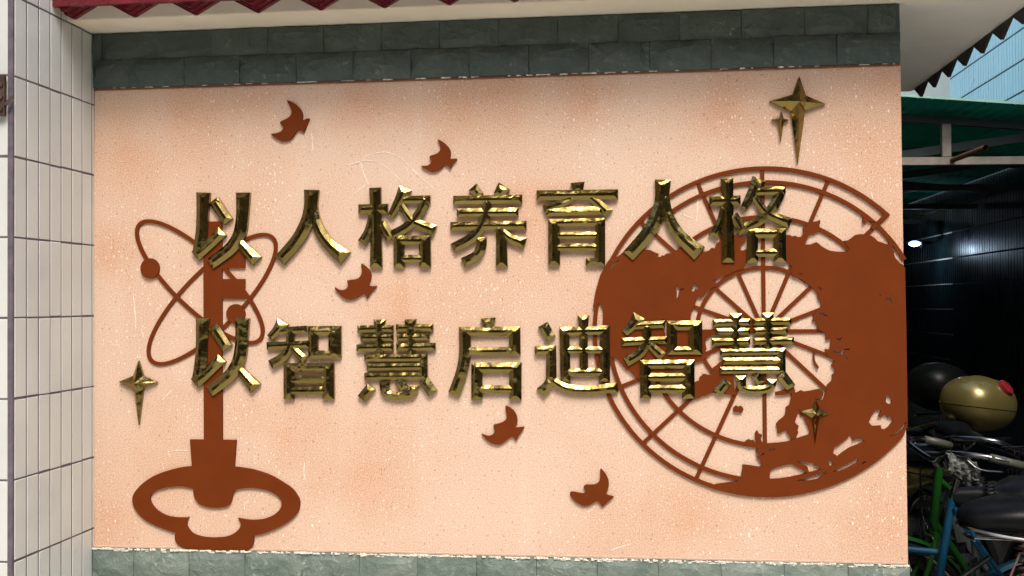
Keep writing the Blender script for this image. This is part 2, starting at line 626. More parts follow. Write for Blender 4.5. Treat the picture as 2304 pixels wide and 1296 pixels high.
jt = at(860, 60).x
zm = (Z_TOP + Z_BAND) / 2 + 0.001
stone_row(joints(jt - 0.1985 * 8, 0.1985, XL + 0.002, XR - 0.001), zm, Z_TOP - 0.004, -0.010, 0.014, M_SLATE, 1)
jb = at(797, 150).x
stone_row(joints(jb - 0.1985 * 8, 0.1985, XL + 0.002, XR - 0.001), Z_BAND, zm, -0.011, 0.020, M_SLATE, 3)
for r_ in range(8):
    jj = at(812 + (90 if r_ % 2 else 0), 1260).x
    stone_row(joints(jj - 0.1985 * 8, 0.1985, XL + 0.002, XR + 0.008), Z_BOT - 0.0965 * (r_ + 1), Z_BOT - 0.0965 * r_, -0.016, 0.010, M_SLATE2, 5 + r_)


def ragged(name, x0, x1, z, y, hmax, hmin, step, mat, dens=1.0, depth=0.006, seed=0):
    """crumbly strip of mortar with an uneven face, made of short lumps"""
    rnd = random.Random(seed)
    mb = MB()
    x = x0
    while x < x1:
        w = step * rnd.uniform(0.5, 1.8)
        if rnd.random() < dens:
            h = rnd.uniform(hmin, hmax)
            zz = z + rnd.uniform(-0.3, 0.3) * hmin
            w2 = min(w, x1 - x)
            d = depth * rnd.uniform(0.5, 1.1)
            mb.add([(x, y, zz - h / 2), (x + w2, y, zz - h * rnd.uniform(.2, .6)), (x + w2, y, zz + h * .3), (x, y, zz + h / 2),
                    (x + w2 * .2, y - d, zz - h * .3), (x + w2 * .8, y - d, zz - h * .3), (x + w2 * .75, y - d, zz + h * .25), (x + w2 * .25, y - d, zz + h * .3)],
                   [(4, 5, 6, 7), (0, 1, 5, 4), (1, 2, 6, 5), (2, 3, 7, 6), (3, 0, 4, 7)])
        x += w
    return mb.put(name, mat, wall)


MB().box((XL, -0.004, Z_BAND - 0.0075), (XR, 0.01, Z_BAND - 0.0008)).put('brown_joint', M_BROWNLINE, wall)
ragged('mortar_crumb', XL + .05, -0.9, Z_BAND - 0.001, -0.007, 0.004, 0.0015, 0.014, M_MORTAR, 0.3, 0.003, 2)
ragged('mortar_crumb', -0.9, XR, Z_BAND - 0.0015, -0.008, 0.007, 0.002, 0.012, M_MORTAR, 0.35, 0.004, 3)
MB().box((XL, -0.006, Z_BOT + 0.0005), (XR + 0.003, 0.01, Z_BOT + 0.0065)).put('mortar_ledge', simple('pinkish_mortar', (0.55, 0.42, 0.33), 0.9, 0, 0.12, 40, 0.5, 0.003, 150), wall)
ragged('mortar_edge', XL, XR + 0.006, Z_BOT - 0.001, -0.017, 0.010, 0.003, 0.008, M_MORTAR, 0.85, 0.005, 4)
ragged('mortar_edge', XL, XR + 0.006, Z_BOT - 0.006, -0.0175, 0.007, 0.002, 0.012, M_MORTAR, 0.25, 0.003, 5)


# chalky scratches on the plaster
def scratch(pts, w=0.0016):
    L = [at(x, y) for x, y in pts]
    L = spline([(p.x, p.z) for p in L], 6)
    mb = MB()
    V = []
    for i, p in enumerate(L):
        t = (L[min(i + 1, len(L) - 1)] - L[max(i - 1, 0)]).normalized()
        nrm = Vector((-t.y, t.x))
        ww = w * random.uniform(0.35, 1.0) * (0.3 if i in (0, len(L) - 1) else 1)
        V += [(p.x + nrm.x * ww, -0.0012, p.y + nrm.y * ww), (p.x - nrm.x * ww, -0.0012, p.y - nrm.y * ww)]
    b = 0
    mb.add(V, [(2 * i, 2 * i + 2, 2 * i + 3, 2 * i + 1) for i in range(len(L) - 1)])
    return mb.put('chalk_scratch', M_CHALK, wall)


for s_ in ([(810, 368), (822, 352), (840, 346), (866, 342), (885, 347), (905, 358), (925, 378), (950, 402), (975, 422)],
           [(812, 366), (816, 382), (822, 398), (830, 416)], [(812, 362), (840, 362), (860, 370), (884, 388), (905, 410)],
           [(784, 372), (800, 366), (812, 364)], [(796, 436), (812, 424), (824, 414)],
           [(376, 1018), (398, 1013), (424, 1014)], [(378, 1010), (382, 1028)], [(366, 1040), (368, 1056)],
           [(1375, 1238), (1395, 1230), (1420, 1224)], [(1568, 398), (1567, 420), (1570, 450), (1567, 500)],
           [(686, 1040), (684, 1060), (687, 1080)], [(552, 1128), (550, 1146)], [(690, 860), (694, 872), (686, 884)],
           [(365, 900), (378, 886), (388, 878)], [(300, 660), (304, 700), (306, 740)], [(325, 760), (318, 740)],
           [(700, 300), (704, 318), (702, 340)], [(1960, 430), (1964, 448)], [(1530, 480), (1560, 492)], [(1010, 430), (1018, 446)]):
    scratch(s_, 0.0018)

# ------------------------------------------------------------------ flat rust-red cut-outs
YP = -0.009


def px_loop(pts, smooth=0, y=YP):
    L = [at(a, b_, y) for a, b_ in pts]
    L = [Vector((p.x, p.z)) for p in L]
    return spline(L, smooth, True) if smooth else L


def crop(pts, ox, oy, s):
    return [(ox + a / s, oy + b_ / s) for a, b_ in pts]


def corner_spline(pts, n=4):
    """closed spline; a point given as (x, y, 1) stays a sharp corner"""
    k = len(pts)
    cs = [i for i, p in enumerate(pts) if len(p) > 2]
    P = [Vector(p[:2]) for p in pts]
    if not cs:
        return spline(P, n, True)
    out = []
    for a, b_ in zip(cs, cs[1:] + [cs[0] + k]):
        seg = [P[i % k] for i in range(a, b_ + 1)]
        out += spline(seg, n)[:-1] if len(seg) > 2 else [seg[0]]
    return out


# --- birds
BIRDS = [
    ((590, 210, 10.8), [(585, 170, 1), (680, 190), (800, 250), (920, 370), (980, 500), (975, 600), (965, 665, 1), (1040, 635), (1090, 608), (1148, 612, 1),
                        (1085, 760), (1040, 880), (1005, 955, 1), (940, 905), (880, 890), (830, 930), (760, 1040), (660, 1130), (540, 1160), (400, 1130), (290, 1060), (205, 985, 1),
                        (330, 965), (440, 930), (500, 870), (505, 810), (470, 770), (430, 710), (470, 670), (560, 630), (650, 570), (705, 490), (705, 410), (665, 300)],
     'rust red bird cut-out, highest of the five birds'),
    ((930, 300, 12.96), [(705, 175, 1), (820, 220), (950, 320), (1050, 440), (1090, 580), (1065, 735, 1), (1180, 740), (1255, 735), (1262, 780), (1160, 870), (1120, 950), (1085, 1035, 1),
                         (1010, 960), (910, 915), (850, 980), (760, 1060), (640, 1115), (500, 1110), (380, 1060), (290, 1010), (228, 940, 1), (330, 945), (420, 930), (500, 870), (525, 800),
                         (510, 765), (480, 730), (480, 660), (600, 620), (700, 575), (770, 500), (785, 400), (755, 290)],
     'small rust red bird cut-out above the third character of the upper line'),
    ((735, 580, 11.785), [(930, 152, 1), (1030, 220), (1130, 330), (1180, 460), (1160, 610), (1100, 718, 1), (1150, 745), (1325, 748, 1), (1300, 800), (1200, 890), (1140, 980), (1072, 1092, 1),
                          (1030, 990), (960, 965), (880, 1010), (780, 1070), (660, 1110), (530, 1105), (420, 1050), (330, 960), (250, 870), (208, 780, 1), (300, 830), (400, 855), (490, 835), (550, 780),
                          (565, 720), (545, 650), (545, 595, 1), (700, 575), (800, 555), (880, 500), (925, 400), (930, 300), (912, 200)],
     'rust red bird cut-out between the two lines of characters'),
    ((1070, 900, 11.785), [(800, 152, 1), (890, 185), (1000, 270), (1080, 390), (1108, 520), (1095, 640), (1040, 738, 1), (1160, 722), (1295, 710, 1), (1270, 770), (1190, 880), (1130, 980), (1078, 1090, 1),
                           (1020, 1010), (960, 975), (880, 1030), (780, 1110), (660, 1175), (540, 1185), (400, 1140), (300, 1070), (220, 980), (158, 890, 1), (260, 935), (370, 950), (460, 905), (505, 850),
                           (505, 790), (480, 730), (478, 655, 1), (600, 625), (710, 585), (800, 520), (825, 440), (815, 340), (790, 240)],
     'rust red bird cut-out just under the lower line of characters'),
    ((1270, 1040, 11.785), [(950, 185), (985, 190), (1060, 270), (1130, 380), (1175, 530), (1165, 680), (1100, 850, 1), (1200, 885), (1308, 905, 1), (1230, 990), (1120, 1080), (1010, 1192, 1),
                            (950, 1110), (890, 1045), (820, 1050), (740, 1100), (620, 1155), (500, 1155), (370, 1100), (260, 1020), (180, 920), (145, 830), (185, 785), (300, 795), (430, 820), (530, 820),
                            (590, 780), (570, 740), (520, 700), (515, 640), (580, 595), (700, 600), (830, 585), (910, 520), (940, 440), (945, 330)],
     'rust red bird cut-out low on the wall, left of the globe foot'),
]
for (ox, oy, s), pts, lab in BIRDS:
    P = corner_spline(pts, 3)
    P = [(ox + p.x / s, oy + p.y / s) for p in P]
    o = plate_mb([px_loop(P)], YP, 0.002).put('bird_plaque', M_RUST)
    tag(o, lab, 'plaque', 'rust red birds flying across the wall')


# --- ring, bar helpers in wall metres
def ellipse_ring(cx, cz, a, b_, ang, w, y, n=96, a0=0, a1=360):
    ca, sa = math.cos(ang), math.sin(ang)
    full = abs(a1 - a0) >= 360
    outer, inner = [], []
    for i in range(n + (0 if full else 1)):
        t = R(a0 + (a1 - a0) * i / n)
        for lst, s in ((outer, w / 2), (inner, -w / 2)):
            # offset along the normal of the ellipse
            nx, nz = math.cos(t) / a, math.sin(t) / b_
            l = math.hypot(nx, nz)
            x = a * math.cos(t) + nx / l * s
            z = b_ * math.sin(t) + nz / l * s
            lst.append((cx + x * ca - z * sa, cz + x * sa + z * ca))
    mb = MB()
    k = len(outer)
    V = [(x, y, z) for x, z in outer] + [(x, y, z) for x, z in inner] + [(x, 0.002, z) for x, z in outer] + [(x, 0.002, z) for x, z in inner]
    Fs = []
    for i in range(k if full else k - 1):
        j = (i + 1) % k
        Fs += [(i, k + i, k + j, j), (i, j, 2 * k + j, 2 * k + i), (k + j, k + i, 3 * k + i, 3 * k + j)]
    if not full:
        Fs += [(0, 2 * k, 3 * k, k), (k - 1, 2 * k - 1, 4 * k - 1, 3 * k - 1)]
    return mb.add(V, Fs)


def flat_bar(p, q, w, y):
    p, q = Vector(p), Vector(q)
    t = (q - p).normalized()
    n = Vector((-t.y, t.x)) * w / 2
    return plate_mb([[p + n, p - n, q - n, q + n]], y, 0.002)


def w2(px, py, y=YP):
    p = at(px, py, y)
    return Vector((p.x, p.z))


# --- key with the atom
key = empty('key_emblem', (w2(480, 1240).x, 0, w2(480, 1240).y), 'rust red key standing on its bow with atom orbits round its bit', 'emblem')
bow = [(722, 125, 1), (1172, 130, 1), (1155, 388, 1), (1230, 398), (1350, 420), (1500, 470), (1620, 538), (1690, 583), (1741, 633), (1778, 690), (1791, 750), (1778, 818), (1735, 878), (1677, 927), (1585, 982), (1450, 1035), (1335, 1060, 1),
       (1343, 1100), (1335, 1150), (1300, 1190), (1240, 1210), (900, 1205), (720, 1190), (660, 1180), (610, 1150), (580, 1110), (575, 1060), (585, 1035, 1), (540, 1020), (440, 985), (320, 930), (230, 860),
       (175, 780), (162, 700), (190, 630), (270, 545), (380, 475), (500, 430), (640, 395), (740, 385, 1)]
hole = [(755, 605, 1), (680, 585), (590, 580), (500, 592), (420, 612), (365, 641), (341, 672), (335, 707), (350, 752), (400, 810), (470, 855), (560, 880), (660, 885), (712, 882, 1), (690, 930), (700, 980), (740, 1030),
        (800, 1060), (900, 1078), (1000, 1078), (1090, 1065), (1160, 1030), (1205, 985), (1215, 940), (1188, 888, 1), (1280, 905), (1360, 907), (1450, 895), (1530, 862), (1578, 824), (1606, 785), (1612, 742), (1594, 698),
        (1550, 658), (1475, 622), (1370, 600), (1270, 597), (1180, 612), (1145, 645), (1132, 690), (1120, 740), (1090, 770), (1040, 785), (960, 790), (880, 780), (810, 750), (770, 700), (755, 650)]
Lb = [px_loop([(260 + p.x / 4.32, 960 + p.y / 4.32) for p in corner_spline(c, 4)]) for c in (bow, hole)]
plate_mb(Lb, YP, 0.002).put('key_bow', M_RUST, key)
plate_mb([px_loop([(457, 498), (499, 498), (500, 995), (458, 995)])], YP + 0.001, 0.002).put('key_shaft', M_RUST, key)
for (a, b_) in ((556, 604), (627.6, 672.7)):
    plate_mb([px_loop([(497, a), (550.7, a), (550.7, b_), (497, b_)])], YP + 0.0018, 0.002).put('key_tooth', M_RUST, key)


def orbit(c, dirv, a, b_, yy):
    # centre, a point along the major axis and one along the minor one, all read on the wall
    C = w2(*c)
    A = w2(c[0] + dirv[0] * a, c[1] + dirv[1] * a) - C
    B = w2(c[0] - dirv[1] * b_, c[1] + dirv[0] * b_) - C
    ring = []
    n = 110
    w = 0.0066
    outer, inner = [], []
    for i in range(n):
        t = 2 * math.pi * i / n
        p = C + A * math.cos(t) + B * math.sin(t)
        d = (-A * math.sin(t) + B * math.cos(t)).normalized()
        nn = Vector((-d.y, d.x))
        outer.append(p + nn * w)
        inner.append(p - nn * w)
    mb = MB()
    k = n
    V = [(p.x, yy, p.y) for p in outer] + [(p.x, yy, p.y) for p in inner] + [(p.x, 0.002, p.y) for p in outer] + [(p.x, 0.002, p.y) for p in inner]
    Fs = []
    for i in range(k):
        j = (i + 1) % k
        Fs += [(i, k + i, k + j, j), (i, j, 2 * k + j, 2 * k + i), (k + j, k + i, 3 * k + i, 3 * k + j)]
    mb.add(V, Fs).put('orbit_ring', M_RUST, key)


orbit((260 + 655 / 3.502, 470 + 572 / 3.502), (0.72, 0.69), 664 / 3.502, 212 / 3.502, YP + 0.0026)
orbit((260 + 753 / 3.502, 470 + 715 / 3.502), (0.70, -0.714), 685 / 3.502, 222 / 3.502, YP + 0.0034)
for (x, y, rx, ry) in ((337, 604, 21, 23), (530, 706.5, 21, 22.5)):
    plate_mb([px_loop([(x + rx * math.cos(t * math.pi / 16), y + ry * math.sin(t * math.pi / 16)) for t in range(32)])], YP - 0.0012, 0.002).put('electron_disc', M_RUST, key)

# --- globe
GC = Vector((0.427, 1.505))
globe = empty('globe_emblem', (GC.x, 0, GC.y - 0.54), 'rust red polar globe with ringed grid and continents on the right half', 'emblem')
GX = 1.02


def gpt(r, deg):
    """point of the globe at radius r, deg clockwise from straight up"""
    return Vector((GC.x + r * GX * math.sin(R(deg)), GC.y + r * 0.986 * math.cos(R(deg))))


def garc(r, w, yy, a0, a1, name='latitude_ring'):
    n = max(8, int(abs(a1 - a0) / 3))
    full = abs(a1 - a0) >= 360
    o, i_ = [], []
    for k in range(n + (0 if full else 1)):
        a = a0 + (a1 - a0) * k / n
        o.append(gpt(r + w / 2, a))
        i_.append(gpt(r - w / 2, a))
    k = len(o)
    V = [(p.x, yy, p.y) for p in o] + [(p.x, yy, p.y) for p in i_] + [(p.x, 0.002, p.y) for p in o] + [(p.x, 0.002, p.y) for p in i_]
    Fs = []
    for a in range(k if full else k - 1):
        b_ = (a + 1) % k
        Fs += [(a, b_, k + b_, k + a), (b_, a, 2 * k + a, 2 * k + b_), (k + a, k + b_, 3 * k + b_, 3 * k + a)]
    if not full:
        Fs += [(0, k, 3 * k, 2 * k), (k - 1, 3 * k - 1, 4 * k - 1, 2 * k - 1)]
    return MB().add(V, Fs).put(name, M_RUST, globe)


RW = 0.0135
garc(0.5335, RW, YP + 0.0012, -164.5, 45.6)
garc(0.488, RW, YP + 0.0018, -181, 62)
garc(0.374, RW, YP + 0.0022, -182, 50)
garc(0.2085, RW * 0.95, YP + 0.0026, -130, 40)
SP = {0: (0.02, .533), 22.5: (0.03, .533), 45.5: (0.03, .54), 68: (0.03, .27), 90: (0.03, .26), 112: (0.03, .30), 135: (0.03, .34), -22.5: (0.03, .533), -46.5: (0.03, .533),
      -69.5: (0.03, .30), -112: (0.1, .533), -134: (0.08, .533), -156: (0.03, .533), 180: (0.02, .47), 157: (0.03, .3), -90: (0.03, .22)}
for a, (r0, r1) in SP.items():
    p, q = gpt(r0, a), gpt(r1, a)
    flat_bar(p, q, 0.0125, YP + 0.003 + (a % 7) * 0.00012).put('meridian_bar', M_RUST, globe)
flat_bar(gpt(0.47, 45.3), gpt(0.54, 45.3), 0.013, YP + 0.0005).put('meridian_bar', M_RUST, globe)

main_land = [(1768, 528), (1772, 528.3), (1778.6, 529), (1782, 531.7), (1789, 530), (1795.7, 533.4), (1804, 531.7), (1807.6, 524), (1806.8, 512), (1816, 509), (1828, 499), (1838, 498), (1845, 494.5), (1846, 500),
             (1843.5, 508.5), (1844.5, 518.5), (1840.5, 522.5), (1832, 526), (1824.5, 526.5), (1818, 533), (1814, 543), (1812, 550), (1824.5, 549.6), (1837.5, 544.6), (1848.5, 553.6), (1856.6, 558.6), (1866.6, 563.7),
             (1880.6, 565.7), (1906.7, 566.7), (1911, 560), (1904, 550), (1898.7, 541.6), (1908.7, 540.6), (1916.8, 534.6), (1924.8, 528.5), (1934.8, 526.5), (1946.9, 527.5), (1960.9, 530.5), (1968.9, 535.6),
             (1974.9, 542.6), (1987, 546.6), (1999, 550.6), (2001, 536), (2010, 545), (2009, 552.6), (2008, 560.6), (2013, 566), (2011, 570.7), (2015, 580.7), (2021, 586.7), (2026, 593), (2031, 594.8), (2036.5, 603), (2038, 680),
             (2039.5, 750), (2041, 850), (2042, 925), (2042, 958)]
# outer rim of the disc down to the foot
for a in range(129, 200, 3):
    p = gpt(0.5405, a)
    main_land.append(('w', p.x, p.y))
main_land += [(1610, 1089.5), (1635, 1086), (1657, 1084), (1671, 1074), (1668, 1066.6), (1670, 1058), (1671, 1045.5), (1681, 1046), (1696, 1048.5), (1708, 1050.5), (1714.6, 1049), (1712, 1040.5), (1706, 1032.5),
              (1702, 1028), (1710, 1027.5), (1713, 1024.5), (1722, 1022), (1720, 1019.5), (1711, 1020), (1709, 1023), (1702, 1019), (1700, 1014.4), (1706, 1010.4), (1701, 1007), (1680, 1005.4), (1675, 996), (1678, 992), (1686, 988), (1690, 991),
              (1696, 990), (1698, 996), (1706, 997.4), (1700, 990), (1699, 974), (1704, 968), (1706, 972), (1708, 976), (1715, 978), (1714, 982), (1711, 988), (1716, 996), (1722, 998), (1752, 996), (1768, 994), (1780, 991.5),
              (1783.4, 989.4), (1780.4, 987.4), (1771.4, 974.3), (1768.4, 966.3), (1762, 971), (1756.3, 974.3), (1749.3, 975.3), (1749.3, 964.3), (1746.3, 954.3), (1752.3, 946.2), (1760.3, 940.2), (1766.4, 934.2),
              (1768, 924), (1768.4, 916.2), (1776.4, 911), (1778.4, 900), (1781.4, 886), (1760, 889), (1745, 889), (1745, 882), (1770, 876), (1787, 872), (1790, 884), (1795, 882), (1802.5, 878), (1809, 881), (1816.5, 880), (1824, 879), (1832.5, 877),
              (1846.6, 875), (1852.6, 882), (1852.6, 890), (1846.6, 896), (1835.5, 897), (1840, 902), (1842.6, 903), (1845, 898), (1849, 901), (1853.5, 896), (1855.6, 886), (1860.6, 880), (1861, 866), (1870, 858),
              (1874.6, 848.8), (1872, 843), (1877.6, 838.8), (1878.6, 828.8), (1873, 826), (1870.5, 821), (1874, 817), (1877.6, 811.7), (1868.6, 806.7), (1860, 800), (1856.6, 784.6), (1866.6, 786.6), (1868.6, 770.6), (1870.6, 761.5), (1866, 763),
              (1862.6, 764.6), (1857.6, 763.6), (1858.6, 756.5), (1856.6, 749.5), (1848, 745), (1838.5, 740.5), (1838.5, 737), (1842.5, 733), (1837, 730), (1834.5, 724), (1827.5, 722), (1829.5, 718), (1829.5, 710), (1838, 700),
              (1846, 694), (1847.5, 688), (1846, 676), (1842.5, 676), (1840.5, 670), (1838.5, 658), (1830.5, 651), (1823, 644), (1806, 630), (1783, 622), (1779, 612), (1782, 599), (1776, 594), (1770, 590), (1768, 585)]
ML = []
for p in main_land:
    if p[0] == 'w':
        ML.append(Vector((p[1], p[2])))
    else:
        ML.append(w2(*p))
c5 = lambda pts: px_loop(crop(pts, 1640, 860, 4.986))
holes = [c5([(1760, 220), (1770, 160), (1795, 140), (1830, 190), (1825, 240), (1790, 245)]),
         c5([(1570, 450), (1590, 400), (1620, 340), (1660, 310), (1700, 310), (1705, 335), (1675, 380), (1700, 395), (1740, 370), (1760, 362), (1780, 400), (1800, 385), (1840, 410), (1830, 450), (1790, 500), (1750, 530),
             (1710, 520), (1705, 485), (1650, 490), (1610, 490)]),
         c5([(1170, 800), (1185, 730), (1240, 700), (1290, 660), (1340, 620), (1365, 580), (1385, 610), (1385, 650), (1440, 635), (1510, 630), (1520, 660), (1440, 700), (1360, 730), (1290, 775), (1220, 830), (1200, 815)]),
         c5([(1115, 880), (1150, 870), (1165, 900), (1185, 920), (1150, 940), (1130, 935)]),
         c5([(1165, 1005), (1190, 985), (1300, 930), (1400, 880), (1440, 850), (1450, 870), (1430, 905), (1330, 960), (1240, 1000)]),
         c5([(1800, 610), (1870, 570), (1940, 510), (1985, 440), (1990, 465), (1950, 530), (1880, 590)]),
         c5([(1480, 910), (1530, 885), (1545, 895), (1500, 920)]),
         c5([(760, 1105), (850, 1080), (960, 1045), (1080, 1012), (1100, 1016), (1040, 1050), (1000, 1085), (900, 1105)]),
         c5([(460, 1010), (490, 970), (560, 950), (650, 925), (700, 920), (760, 950), (830, 985), (880, 1020), (700, 1060), (580, 1080), (460, 1085)]),
         c5([(760, 890), (850, 895), (950, 910), (960, 935), (1000, 945), (1040, 975), (950, 1000), (900, 1010), (890, 975), (880, 945), (820, 920)]),
         c5([(455, 745), (510, 740), (515, 760), (460, 775)]),
         c5([(790, 295), (820, 350), (850, 420), (885, 490), (915, 580), (800, 620), (715, 643), (760, 610), (780, 560), (770, 540), (785, 490), (740, 450), (750, 410), (775, 360)]),
         ]
c4 = lambda pts: px_loop(crop(pts, 1680, 590, 4.984))
holes += [c4([(580, 120), (625, 128), (622, 138), (600, 132)]), c4([(800, 275), (840, 292), (838, 318), (820, 305)]), c4([(815, 565), (850, 562), (915, 605), (880, 605), (840, 590)]),
          c4([(1000, 850), (1040, 858), (1080, 832), (1060, 860), (1050, 882), (1030, 875)]),
          c4([(960, 985), (1010, 990), (1070, 1005), (1100, 968), (1160, 968), (1150, 985), (1105, 985), (1085, 1010), (1110, 1040), (1135, 1085), (1120, 1085), (1090, 1045), (1050, 1020), (990, 1015)]),
          c4([(1565, 400), (1600, 398), (1625, 440), (1618, 470), (1600, 440), (1570, 420)]), c4([(1480, 355), (1505, 365), (1500, 378)])]
plate_mb([ML] + holes, YP, 0.002).put('continent', M_RUST, globe)

left_land = [(1366, 590), (1374, 581), (1382, 579), (1390, 577), (1400, 569), (1410, 563), (1440, 560), (1464, 562.6), (1470, 566), (1478.5, 569.7), (1482.5, 571), (1479.5, 577.7), (1486.5, 577.7), (1489, 574), (1494.5, 575),
             (1498, 571), (1506, 569), (1508, 571.5), (1515.6, 564.7), (1540, 556), (1560, 560), (1587, 565.7), (1594.9, 563.7), (1600.9, 557.6), (1608.9, 558.6), (1611, 549), (1621, 540.6), (1636, 530), (1653, 528.5), (1658, 527),
             (1662, 532), (1666.7, 535), (1669, 532), (1673.5, 531.7), (1678, 536), (1677, 543), (1672, 548), (1664, 554.6), (1667, 559), (1665, 563), (1672, 563), (1682, 560), (1688, 575), (1684, 588), (1677, 597),
             (1672, 606), (1657, 609), (1653, 611), (1645, 615), (1633, 621), (1624, 622), (1615, 626), (1609, 633), (1606, 625), (1605, 633), (1615, 639), (1612, 645), (1604, 647), (1595, 650), (1592, 656), (1588, 660), (1583, 667),
             (1576, 671), (1572, 667), (1568, 673), (1565, 680), (1564, 690), (1560, 694), (1558, 700), (1554, 704), (1555, 711), (1553, 714), (1555, 718), (1549, 721), (1550, 735), (1579, 743), (1588, 741), (1600, 744), (1612, 745), (1624, 743),
             (1624, 751), (1612, 753), (1598, 755), (1596, 760), (1588, 762), (1587, 770), (1590, 785), (1584, 796), (1600, 796), (1584, 808), (1579, 813), (1562, 817), (1556, 830), (1500, 836), (1450, 850), (1438, 856), (1436.5, 853),
             (1429, 848), (1421, 840), (1418, 836), (1409, 832), (1403, 825), (1397, 818), (1391, 809), (1386, 806), (1378, 806), (1374, 803), (1366, 790), (1358, 760), (1356, 730), (1357, 705), (1355, 690), (1350, 683), (1345, 684), (1338, 700), (1334, 690), (1340, 655), (1350, 620)]
hl = [px_loop([(1371, 602.5), (1374, 598), (1380, 594), (1386, 588), (1393, 584), (1393, 588), (1386, 592), (1380, 599), (1373, 605)]),
      px_loop([(1521.5, 648), (1526, 642), (1528, 649), (1534, 650), (1540, 648.5), (1538, 652), (1531, 653), (1527, 659), (1526, 668), (1522, 671), (1523, 660)]),
      px_loop([(1553, 649), (1560, 645), (1564, 637), (1567, 643), (1574, 640), (1571, 648), (1570, 652), (1565, 649), (1561, 656), (1556, 654)]),
      px_loop([(1484, 719), (1495, 718), (1502, 724), (1503, 745), (1502, 785), (1497, 785), (1497, 750), (1490, 735)])]
plate_mb([px_loop(left_land)] + hl, YP, 0.002).put('continent', M_RUST, globe)
low_land = [(1557, 872), (1562, 861), (1567, 858), (1573, 857), (1574, 849), (1579, 845), (1583, 841), (1588, 841.5), (1600, 845), (1602, 838), (1604, 828), (1612, 822), (1619, 815), (1627, 812), (1645, 808), (1650, 830), (1652, 862), (1654, 889), (1640, 888), (1631, 887), (1618, 885), (1605, 884),
            (1598, 886), (1592, 887.5), (1586, 891), (1579, 892), (1573, 896), (1560, 899)]
plate_mb([px_loop(low_land)], YP - 0.0004, 0.002).put('continent', M_RUST, globe)
plate_mb([px_loop([(1650, 925), (1650, 918), (1656, 912), (1661, 915), (1668, 913), (1673, 919), (1672, 925), (1667, 929), (1661, 927), (1655, 928)])], YP - 0.0004, 0.002).put('island', M_RUST, globe)
plate_mb([px_loop([(1941, 491), (1950, 488), (1960, 490), (1978, 503), (1966, 499), (1955, 497), (1948, 499), (1945, 504), (1941, 500)])], YP - 0.0004, 0.002).put('island', M_RUST, globe)
plate_mb([px_loop([(1830, 793), (1834, 793), (1833, 806), (1836, 816), (1843, 826), (1840, 830), (1832, 820), (1829, 808)])], YP - 0.0004, 0.002).put('island', M_RUST, globe)

